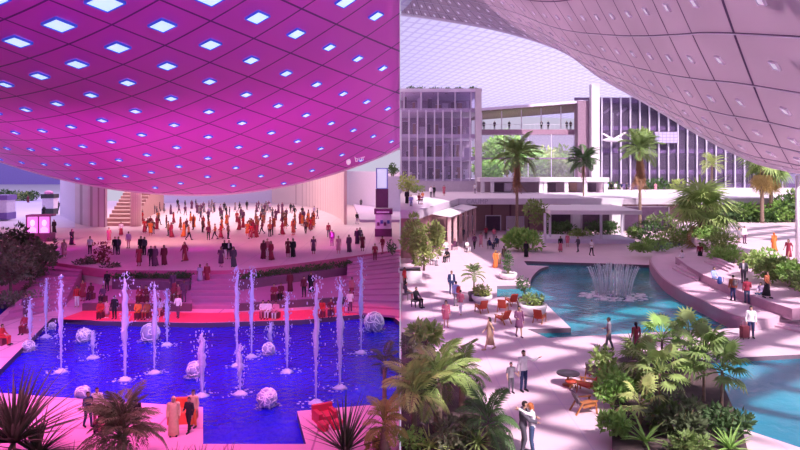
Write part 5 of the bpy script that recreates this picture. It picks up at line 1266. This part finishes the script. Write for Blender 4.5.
for k, (px, py, r, lab) in enumerate(((150, 333, 9, 'far white globe fountain left of the middle stairs'), (195, 369, 8, 'white globe fountain left of the pool centre'), (267, 398, 9.5, 'large white globe fountain nearest the front deck corner'), (84, 335, 7, 'white globe fountain at the back left of the pool'), (28.5, 346, 5.5, 'white globe fountain at the left pool corner'), (374, 322, 9.5, 'white globe fountain at the back right pool corner'), (83, 393, 7, 'foaming white globe fountain beside the group on the front deck'), (268.5, 349, 6, 'small white globe fountain under the low jet'), (52, 326, 3.6, 'smallest white globe at the back left pool corner'))):
    b = G(px, py + r * .9, -.3); rad = r * b.y / F
    t = thing('globe_fountain', lab, 'fountain', b); rr = random.Random(300 + k)
    mb = MB(); n, m_ = 22, 14; rg = []
    vs = []
    for i in range(m_ + 1):
        th = -PI / 2 + PI * i / m_
        for j in range(n):
            a = 2 * PI * j / n; q = rad * (1 + rr.uniform(-.05, .05)); vs.append((q * math.cos(th) * math.cos(a), q * math.cos(th) * math.sin(a), rad * .9 + q * math.sin(th)))
    fs = [(i * n + j, i * n + (j + 1) % n, (i + 1) * n + (j + 1) % n, (i + 1) * n + j) for i in range(m_) for j in range(n)]
    mb.add(vs, fs); mb.build('globe', GLOBE, t, True)
    mb = MB()
    for j in range(15):
        rot = Euler((rr.uniform(0, 6.3), rr.uniform(0, 6.3), 0)).to_matrix(); off = rr.uniform(-.75, .75); q = math.sqrt(1 - off * off); n0 = rr.uniform(0, 6.3); ln = rr.uniform(2.2, 5.6)
        pts = [rot @ Vector((math.cos(n0 + ln * i / 14) * q * rad * 1.04, math.sin(n0 + ln * i / 14) * q * rad * 1.04, (off + .12 * math.sin(i * 1.7)) * rad)) + Vector((0, 0, rad * .9)) for i in range(15)]
        mb.tube(pts, rad * .055, 5)
    mb.build('water_strands', JETW2, t, True)['kind'] = 'stuff'
    mb = MB()
    for j in range(40):
        a = rr.uniform(0, 6.3); d = rad * rr.uniform(.7, 1.4); q = rr.uniform(.015, .05); mb.ell((math.cos(a) * d, math.sin(a) * d, .03), (q * 1.6, q, q * .5), 5, 4)
    mb.build('splash', GLOBE, t, True)['kind'] = 'stuff'

# planting
for k, (px, py, h, r, lf, lab) in enumerate(((10, 300, 2.6, 2.8, L_GREY, 'grey green tree at the left edge beside the dark pond'), (30, 292, 2.6, 2.6, L_DUSK, 'dusky tree in the middle of the left tree group'), (40, 278, 2.0, 2.4, L_GREY, 'dusky tree under the magenta poster booth'), (14, 275, 3.0, 3.0, L_DUSK, 'tall dusky tree at the back of the left tree group'), (2, 285, 2.6, 2.6, L_GREY, 'dusky tree cut by the left edge of the photo'))):
    tree(G(px, py, 0), h * .7, (r * .8, r * .75, r * .62), 1100, .42, lab, lf, 320 + k, tr=.14)
for k, (px, py, r, h, lab) in enumerate(((8, 306, 1.3, .5, 'low undergrowth along the dark pond'), (26, 304, 1.3, .5, 'low undergrowth at the foot of the left stairs'), (38, 296, 1.1, .6, 'undergrowth shrub beside the left stairs'))):
    bush(G(px, py, 0), (r, r * .8, h), 320, .3, lab, L_GREY, seed=330 + k)
for k, (px, py, r, h, lf, lab) in enumerate(((101, 270, .9, 1.25, L_RED, 'reddish upright shrub at the top of the left stairs'), (86, 271, 1.0, .65, L_DUSK, 'round dusky shrub left of the reddish upright one'), (110, 275, .9, .5, L_DUSK, 'low dusky shrub right of the reddish upright one'))):
    bush(G(px, py, 1.0), (r, r * .8, h), 380, .3, lab, lf, seed=340 + k)
for k in range(9):
    px = 117 + k * 8.8; bush(G(px, 279.5, 1.0), (.55, .45, .28), 150, .22, 'dark low hedge plant in the planter left of the middle stairs', L_DEEP, 'hedge_plant', 350 + k, 'hedge plants left of the middle stairs', stems=2)
for k in range(13):
    t_ = k / 12; px = 244 + t_ * 102; py = 280 - t_ * 12.5; bush(G(px, py, 1.0), (.6, .5, .3), 150, .22, 'dark low hedge plant in the planter right of the middle stairs', L_DEEP, 'hedge_plant', 370 + k, 'hedge plants right of the middle stairs', stems=2)
for k, (px, py, r, h, lab) in enumerate(((3, 199, 2.2, 2.2, 'dark hedge clump at the left edge of the far plaza'), (13, 196, 2.2, 2.0, 'dark hedge clump second from the left on the far plaza'), (22, 193, 2.4, 1.9, 'hedge clump in the middle of the far plaza hedge'), (31, 190, 2.4, 1.8, 'rightmost hedge clump touching the magenta canopy'))):
    bush(G(px, py, 2.6) if False else A(px, py, 150), (r, r, h * .6), 340, .7, lab, (L_DEEP, L_LIGHT)[k == 2], seed=390 + k).location.z = 2.1
bush(A(394, 168, 117) , (.9, 1.5, 1.2), 260, .5, 'dark shrub in the far right corner of the night half', L_DEEP, seed=396).location = (-1.2, 117, 8.2)
struct(MB().b2((-3.2, 115.5, 2.0), (-.05, 118, 8.2)).build('wall_back', LILAC), 'lilac wall block under the corner shrub')
bush(G(397, 254, 1.6) + V(-.5, 0, 0), (.45, .6, .7), 200, .25, 'dark shrub at the top right of the long stairs', L_DEEP, seed=397)
# front spiky plants
LD2 = leafmat('spike_leaf', (.10, .11, .07)); LPF = leafmat('front_palm_leaf', (.17, .18, .09)); LGOLD = leafmat('gold_leaf', (.42, .34, .10))
rosette(G(14, 466, 0), 2.3, .085, 95, 'large dark spiky plant at the lower left corner', LD2, 'spiky_palm', 400, (1.45, .25), .35, .75)
rosette(G(38, 462, 0), 1.4, .07, 60, 'smaller dark spiky plant right of the large corner one', LD2, 'spiky_palm', 401, (1.3, .1), .5, .2)
palm(G(122, 468, 0), 1.0, 1.75, 40, 'feathery palm at the bottom in front of the group on the deck', LPF, 0, 'front_palm', 402, .16, tilt=(1.3, -.45), fat=1.25, ll=.5)
rosette(G(345, 462, 0), 1.75, .05, 60, 'fan of dark spikes at the bottom right of the night half', LD2, 'spiky_palm', 403, (1.5, .35), .15, .35)
palm(G(398, 462, 0) + V(-.45, 0, 0), 1.15, .95, 16, 'golden palm beside the dividing edge on the front deck', LGOLD, 0, 'front_palm', 404, .14, tilt=(1.2, -.4), fat=1.9, ll=.32)
palm(G(396, 430, 0) + V(-.45, 1.0, 0), 2.0, .8, 12, 'dark palm tops behind the golden palm', LD2, 0, 'front_palm', 405, .08, tilt=(1.0, -.2), fat=2, ll=.3)
bush(G(395, 452, 0) + V(-.55, 0, 0), (.5, .5, .35), 260, .2, 'golden shrub at the foot of the golden palm', LGOLD, seed=406)
for k, (px, lab) in enumerate(((175, 'tuft of dark grass on the bottom edge below the robed man'), (228, 'tuft of dark grass on the bottom edge below the pool corner'), (72, 'dusky undergrowth between the spiky plants'), (200, 'small tuft right of the tuft below the robed man'))):
    rosette(G(px, 472, 0), .75, .02, 34, lab, LD2, 'grass_tuft', 410 + k, (1.5, .5), .3, .05)

# booths and signs on the far plaza
def booth(loc, w, d, h, m_base, m_panel, label, name='kiosk', lit=None):
    t = thing(name, label, 'kiosk', loc)
    MB().b2((-w / 2, -d / 2, 0), (w / 2, d / 2, h * .28)).build('base', m_base, t)
    MB().b2((-w / 2 + .06, -d / 2 + .06, h * .28), (w / 2 - .06, d / 2 - .06, h * .8)).build('counter', m_panel, t)
    MB().b2((-w / 2 - .08, -d / 2 - .08, h * .8), (w / 2 + .08, d / 2 + .08, h)).build('roof', m_base, t)
    return t
PUR = mat('kiosk_plum', (.16, .03, .14), .5); PWH = mat('kiosk_white', (.80, .74, .92), .5)
k_ = booth(G(383.5, 236, 1.6), 2.0, 1.6, 3.3, PUR, PWH, 'plum kiosk with white counter at the right of the plaza')
MB().b2((-.8, -.95, 2.8), (.7, -.86, 3.0)).build('sign_strip', PWH, k_)
for q in range(4): MB().box((-.6 + q * .4, -.84, 1.5 + .25 * (q % 2)), (.3, .12, .4)).build('display_item', (PUR, mat('kiosk_blue', (.10, .12, .5), .5))[q % 2], k_)
t = thing('totem_sign', 'tall blue framed white screen on a plum base in the far right', 'sign', G(382, 192, 1.6) * 1.0); dd_ = 104; t.location = A(382, 195, dd_); t.location.z = 2.0
zt = 9.7 - (168 - 168) * 0
MB().b2((-1.0, -.4, 0), (1.0, .4, 1.0 + A(382, 187, dd_).z - 3.3)).build('base', PUR, t)
zb = A(382, 189, dd_).z - 2.0; z2 = A(382, 168, dd_).z - 2.0
MB().b2((-.95, -.3, zb), (.95, .3, z2)).build('frame', mat('totem_blue', (.25, .25, .75), .5), t)
MB().b2((-.75, -.38, zb + .15), (.75, -.3, z2 - .15)).build('screen', mat('totem_screen', (.7, .72, .95), .4, emit=(.7, .72, 1), estr=.5), t)
t = thing('poster_booth', 'lit magenta booth with two glowing portrait posters above the left trees', 'booth', G(41, 241, 1.6), .12)
MB().b2((-1.25, -.7, 0), (1.25, .7, .9)).build('base', PUR, t); MB().b2((-1.3, -.75, 2.75), (1.3, .75, 2.95)).build('roof', PUR, t)
for sx_ in (-1.22, 0, 1.22): MB().b2((sx_ - .06, -.72, .9), (sx_ + .06, -.6, 2.75)).build('post', PUR, t)
PGL = lines_mat('poster_glow', (.9, .25, .85), (.5, .05, .5), (.0, .0), .4)
def glow(name, col, e):
    return mat(name, col, .5, emit=e, estr=1.0, var=.1, scale=4)
for s in (-.61, .61):
    MB().b2((s - .52, -.66, .95), (s + .52, -.58, 2.7)).build('poster', glow('poster_pink', (.8, .3, .8), (.75, .16, .72)), t)
    MB().ell((s, -.67, 2.05), (.26, .03, .36), 12, 8).build('portrait', glow('poster_face', (.95, .7, .9), (.95, .55, .85)), t)
    MB().rings([(s, -.68, 1.0, .38, .02), (s, -.68, 1.4, .40, .03), (s, -.68, 1.65, .18, .02)], 12).build('portrait', glow('poster_dress', (.8, .5, .9), (.8, .4, .9)), t)
k2 = booth(G(50, 214, 1.9), 2.0, 1.6, 3.4, mat('kiosk_dark', (.04, .05, .06), .5), PWH, 'small dark based booth with white counter on the far plaza')
MB().ell((0, -.4, 3.6), (.8, .5, .4), 10, 6).build('topper', mat('topper_pink', (.8, .3, .6), .5), k2)
k3 = booth(G(4, 219, 1.9), 2.3, 2.4, 3.7, mat('kiosk_violet', (.22, .14, .45), .5), PWH, 'white booth with violet base at the left edge of the far plaza')
# sofas and benches
def sofa(loc, rz, m, label, w=1.5):
    t = thing('sofa', label, 'sofa', loc, rz); MB().box((0, 0, .22), (w, .75, .42)).build('seat', m, t); MB().box((0, .32, .58), (w, .16, .42)).build('backrest', m, t)
    for s in (-1, 1): MB().box((s * (w / 2 - .08), -.02, .5), (.16, .72, .2)).build('armrest', m, t)
    return t
DSOFA = mat('seat_maroon', (.22, .03, .07), .6)
RSOFA = mat('sofa_red', (.60, .03, .08), .6)
sofa(G(325, 421, 0), .5, RSOFA, 'red lounge seat on the right front deck by the pool', .8).scale = (1, 1, .72); 
rs = thing('ottoman', 'round red ottoman in front of the red lounge seat', 'ottoman', G(323, 430, 0)); MB().rings([(0, 0, 0, .2, .2), (0, 0, .26, .23, .23), (0, 0, .3, .2, .2)], 18).build('cushion', RSOFA, rs, True)
rs = thing('ottoman', 'round red ottoman right of the red lounge seat', 'ottoman', G(337, 428, 0)); MB().rings([(0, 0, 0, .2, .2), (0, 0, .26, .23, .23), (0, 0, .3, .2, .2)], 18).build('cushion', RSOFA, rs, True)
sofa(G(183, 421, 0), .1, mat('sofa_orange', (.75, .12, .06), .6), 'orange red lounge seat behind the robed man on the front deck', 1.0)

# people on the plaza
def Q(px, py, rz, pose, fit, label, z=1.6, scale=.96, skin=1, group=None, near=False, seat=None): return person(G(px, py, z), RAD(rz), pose, fit, label, scale, near, skin, group, seat)
PL_ = [(72, 245, 60, 'walk', 'R black black', 'figure in a black robe walking alone on the left plaza'), (90, 254, 10, 'stand', 'M white black hair', 'man in white top and black trousers near the reddish shrub'), (64, 258, 0, 'stand', 'D pink pink hair', 'small figure in pink at the top of the left stairs'), (115, 254.5, 20, 'stand', 'L black black hair', 'left one of the black pair on the left plaza'), (118.5, 254.5, -20, 'stand', 'L dgrey dgrey hair', 'right one of the black pair on the left plaza'), (128.5, 248, 0, 'stand', 'L lilac pink hair', 'figure in pale lilac behind the black pair'), (141, 254, 15, 'stand', 'R black black', 'left robed figure of the pair before the crowd'), (144.5, 255, -15, 'stand', 'L dgrey black hair', 'right figure of the pair before the crowd'), (139, 266, 0, 'stand', 'D crimson crimson hair', 'woman in crimson close to the plaza edge'), (151, 266, 10, 'stand', 'L black black hair', 'left man of the couple near the plaza edge'), (155, 266, -10, 'stand', 'R plum plum', 'right robed figure of the couple near the plaza edge'), (164, 265, 0, 'stand', 'R maroon black', 'single maroon robe right of the couple near the edge'), (184.5, 261, -30, 'walk', 'R crimson maroon', 'crimson robed figure walking left of the middle stairs'),
    (221, 267, 10, 'stride', 'D plum plum hair', 'woman in plum, first of the group of four above the middle stairs'), (224.5, 259, 0, 'stand', 'L black white hair', 'person in black and white, second of the group of four'), (229, 259, 0, 'stand', 'J black dgrey hair', 'man in a black jacket, third of the group of four'), (233.5, 267, -15, 'stand', 'R dgrey black', 'dark robe, right end of the group of four'), (263.5, 259, 30, 'stand', 'R maroon maroon', 'maroon robe at the left of the trio on the plaza'), (267.5, 257, 0, 'stand', 'L rose white hair', 'person in rose in the middle of the trio on the plaza'), (271, 260, -30, 'stand', 'R crimson maroon', 'crimson robe at the right of the trio on the plaza'), (288, 256.5, 15, 'stand', 'D maroon tan hair', 'shorter figure in maroon of the right plaza pair'), (293, 257, -10, 'stand', 'R black black', 'tall black robe of the right plaza pair'), (313.5, 254, 10, 'stand', 'D plum rose hair', 'figure in plum left of the purple jacket'), (332, 246, 0, 'stand', 'J plum plum hair', 'man in a purple jacket standing tall on the right plaza'), (338.5, 253.5, 10, 'stand', 'D pink pink hair', 'figure in pink on the right plaza'), (349, 252, -20, 'stand', 'R plum plum', 'plum robe right of the pink figure'), (328.5, 237, 0, 'stand', 'L crimson dgrey hair', 'distant figure in crimson behind the purple jacket'), (357, 244, 0, 'stand', 'R black black', 'black robe left of the dark pair near the kiosk'), (360, 243, 0, 'stand', 'L dgrey dgrey hair', 'dark grey figure of the pair near the kiosk'), (362.5, 251, 0, 'stand', 'D maroon maroon hair', 'figure in maroon below the pair near the kiosk'), (357, 224, 30, 'stride', 'L black lilac hair', 'figure in black striding left of the kiosk'), (382.5, 254, -40, 'stride', 'M crimson rose hair', 'figure in crimson stepping below the kiosk'), (361, 207, 0, 'stand', 'L dgrey black hair', 'distant figure in dark grey right of the pleated wall'), (369, 204.5, 20, 'stride', 'L black black hair', 'distant figure in black left of the totem screen'), (386, 208.5, 0, 'stand', 'L plum black hair', 'distant figure in plum below the totem screen'), (390, 209.5, 0, 'stand', 'M lilac navy hair', 'distant figure in lilac beside the plum one'), (121, 236, 10, 'stand', 'S white crimson hair', 'figure in white and crimson at the foot of the far staircase'), (54, 233, 0, 'stand', 'R black black', 'black robe right beside the magenta poster booth'), (44, 216, 0, 'stand', 'L black black hair', 'figure in black behind the magenta poster booth'), (58.5, 210.5, 0, 'stride', 'L dgrey black hair', 'figure in grey right of the small dark booth'), (28, 203, 0, 'stand', 'R maroon maroon', 'maroon figure on the far left plaza'), (33, 200, 0, 'stand', 'M white plum hair', 'figure in white top on the far left plaza'), (109, 243, 0, 'stand', 'D rose rose hair', 'figure in rose left of the crowd'), (375, 262, 0, 'stand', 'M crimson maroon hair', 'figure in crimson at the top of the long right stairs')]
for k, q in enumerate(PL_): Q(*q, skin=k % 3, z=2.0 if ((q[1] < 218 and q[0] < 70) or q[0] in (386, 390)) else (1.6 if q[0] != 375 else 1.2))
# crowd before the far wall
rc = random.Random(5); cnt = 0; used = []
while cnt < 135:
    px = rc.uniform(142, 318); top = 206 + max(0, px - 250) * .15; py = rc.uniform(top, 241 - max(0, px - 255) * .12)
    py = min(py, 240)
    p = G(px, py, 1.6)
    if p.y > 149 or any((p - u).length < .6 for u in used): continue
    if p.x > -8.8 - (p.y - 93) * .30: continue
    used.append(p); cnt += 1
    warm = py > 222
    fit = rc.choice(['D rust orange', 'R crimson maroon', 'L maroon black hair', 'D orange tan hair', 'M rust black hair', 'L brown black hair', 'S red crimson hair', 'R orange rust'] if warm else ['L dgrey plum hair', 'L plum black hair', 'D grey lilac hair', 'L black black hair', 'M lilac dgrey hair', 'R plum plum'])
    person(p, RAD(rc.uniform(-90, 90)), rc.choice(['stand', 'stand', 'walk', 'stride']), fit if len(fit.split()) > 3 or fit[0] == 'R' else fit + ' hair', 'person in red or orange clothes in the dense front of the crowd' if warm else 'person in grey or dark clothes towards the rear of the crowd', 1.0, False, 1, 'crowd in warm colours on the plaza' if warm else 'crowd in dark colours before the far wall')
# people on the pool decks
DK = [(77, 307, 10, 'stand', 'L red white hair', 0, 'man in red top and white trousers on the left pool deck'), (83, 301, -10, 'stand', 'D crimson crimson hair', .42, 'woman in crimson behind the red and white man'), (91, 299, 0, 'sit', 'L maroon plum hair', .42, 'seated figure in maroon left of the thick tall jet'), (103, 302, 0, 'sit', 'L plum black hair', .42, 'seated figure in plum left of the thick tall jet'), (107, 291, 0, 'stand', 'L black black hair', .42, 'standing figure in black below the planter hedge'), (100.5, 318, 10, 'sit', 'L red maroon hair', 0, 'seated figure in bright red at the pool edge'), (107, 318, -10, 'stand', 'D pink white hair', 0, 'child in pink beside the bright red figure'), (114.5, 319, 0, 'stand', 'L black black hair', 0, 'figure in black at the pool edge left of the thick jet'), (138, 318.5, 10, 'sit', 'L orange maroon hair', 0, 'seated figure in orange at the pool edge'), (147, 318.5, -10, 'sit', 'L rust red hair', 0, 'seated figure in rust right of the orange one'), (160, 316, 0, 'sit', 'T lilac pink hair', 0, 'seated figure in lilac behind the far jets'), (178, 318, 0, 'stride', 'T white plum hair', 0, 'figure in white walking at the pool edge'), (140, 302, 0, 'sit', 'L crimson maroon hair', .42, 'seated figure in crimson on the raised left deck'), (146, 302, 20, 'sit', 'L maroon maroon hair', .42, 'seated figure in maroon on the raised left deck'), (174, 301, 0, 'sit', 'D crimson plum hair', .42, 'seated figure in crimson right on the raised left deck'), (178, 300, 0, 'sit', 'L rose maroon hair', .42, 'seated figure in rose right on the raised left deck'), (173, 292, 0, 'stand', 'R plum black', .42, 'plum robe standing by the planter wall'), (184, 302, 0, 'stand', 'L plum plum hair', .42, 'standing figure in plum next to the middle stairs'),
    (263, 318, 10, 'sit', 'T white rose hair', 0, 'left figure in white of the three seated at the pool edge'), (268.5, 318, -10, 'sit', 'T white white hair', 0, 'middle figure in white of the three seated at the pool edge'), (276, 318.5, -10, 'sit', 'L pink white hair', 0, 'pale pink right figure of the three seated by the pool'), (274, 300, 0, 'sit', 'L crimson maroon hair', .42, 'seated figure in crimson on the raised right deck'), (281, 299, 0, 'sit', 'L maroon black hair', .42, 'seated figure in maroon on the raised right deck'), (290, 291.5, 0, 'stand', 'R maroon black', .42, 'dark robe standing below the right planter hedge'), (304, 297, 0, 'stand', 'L maroon black hair', .42, 'standing figure in maroon behind the jets'), (311, 292, 0, 'stand', 'R black maroon', .42, 'black robe left of the thick right jet'), (322, 317, 0, 'sit', 'L red crimson hair', 0, 'seated figure in red beside the closest jet'), (331, 316, 0, 'sit', 'L maroon plum hair', 0, 'seated figure in maroon left of the thick right jet'), (350, 313, 0, 'stand', 'M white plum hair', 0, 'figure in a white shirt standing at the pool edge on the right'), (352, 298, 20, 'stand', 'L rose crimson hair', .35, 'figure in rose on the lower long stairs'), (26, 317, 20, 'stand', 'R plum black', .0, 'plum robe on the left deck beside the short jet'), (25, 333, 0, 'sit', 'L crimson maroon hair', 0, 'seated figure in crimson on the left deck'), (200, 284, 0, 'stand', 'D lilac plum hair', .9, 'figure in lilac coming down the middle stairs'), (207, 283, 0, 'stand', 'R crimson maroon', .9, 'crimson robe coming down the middle stairs'), (2, 345, 90, 'sit', 'L red red hair', 0, 'figure in red at the left edge of the deck')]
for k, q in enumerate(DK):
    p = G(q[0], q[1], q[5]); person(p, RAD(q[2]), q[3], q[4], q[6], .86 if 'child' not in q[6] else .66, False, k % 3)
    if q[3] == 'sit':
        t = thing('cube_seat', 'maroon seat under the ' + q[6], 'seat', p, RAD(q[2])); t.scale = (.86,) * 3; MB().box((0, .06, .2), (.5, .44, .40)).build('base', DSOFA, t); MB().box((0, .06, .43), (.52, .46, .05)).build('cushion', DSOFA, t)
# people on the front deck
for px, py, rz, pose, fit, lab, sc, near in ((88, 427, 60, 'stride', 'L navy navy hair', 'man in navy stepping at the left of the front deck group', .95, True), (97, 425, 10, 'stand', 'L white plum hair', 'man in white standing in the front deck group', 1.02, True), (101, 431, 0, 'sit', 'L maroon black hair', 'dark clad person sitting in the front deck group', .95, True), (108, 432, -20, 'sit', 'M rose rose hair', 'person in rose sitting in the front deck group', .9, True), (136, 433, 180, 'stand', 'W black maroon hair', 'long haired woman in black behind the feathery palm', .95, True), (173.5, 436, 15, 'stand', 'R cream cream', 'man in a cream robe on the front deck', 1.03, True), (189, 432, -20, 'stride', 'L black black hair', 'person in black right of the cream robe', .92, True), (193.5, 427, -20, 'stand', 'L cream orange hair', 'person in cream and orange at the front pool corner', 1.0, True)):
    person(G(px, py, 0), RAD(rz), pose, fit, lab, sc * .8, near, 1)
    if pose == 'sit':
        t = thing('cube_seat', 'low dark cube seat under the ' + lab, 'seat', G(px, py, 0), RAD(rz)); t.scale = (.76,) * 3; MB().box((0, .06, .19), (.46, .42, .38)).build('base', PUR, t); MB().box((0, .06, .4), (.48, .44, .05)).build('cushion', PUR, t)
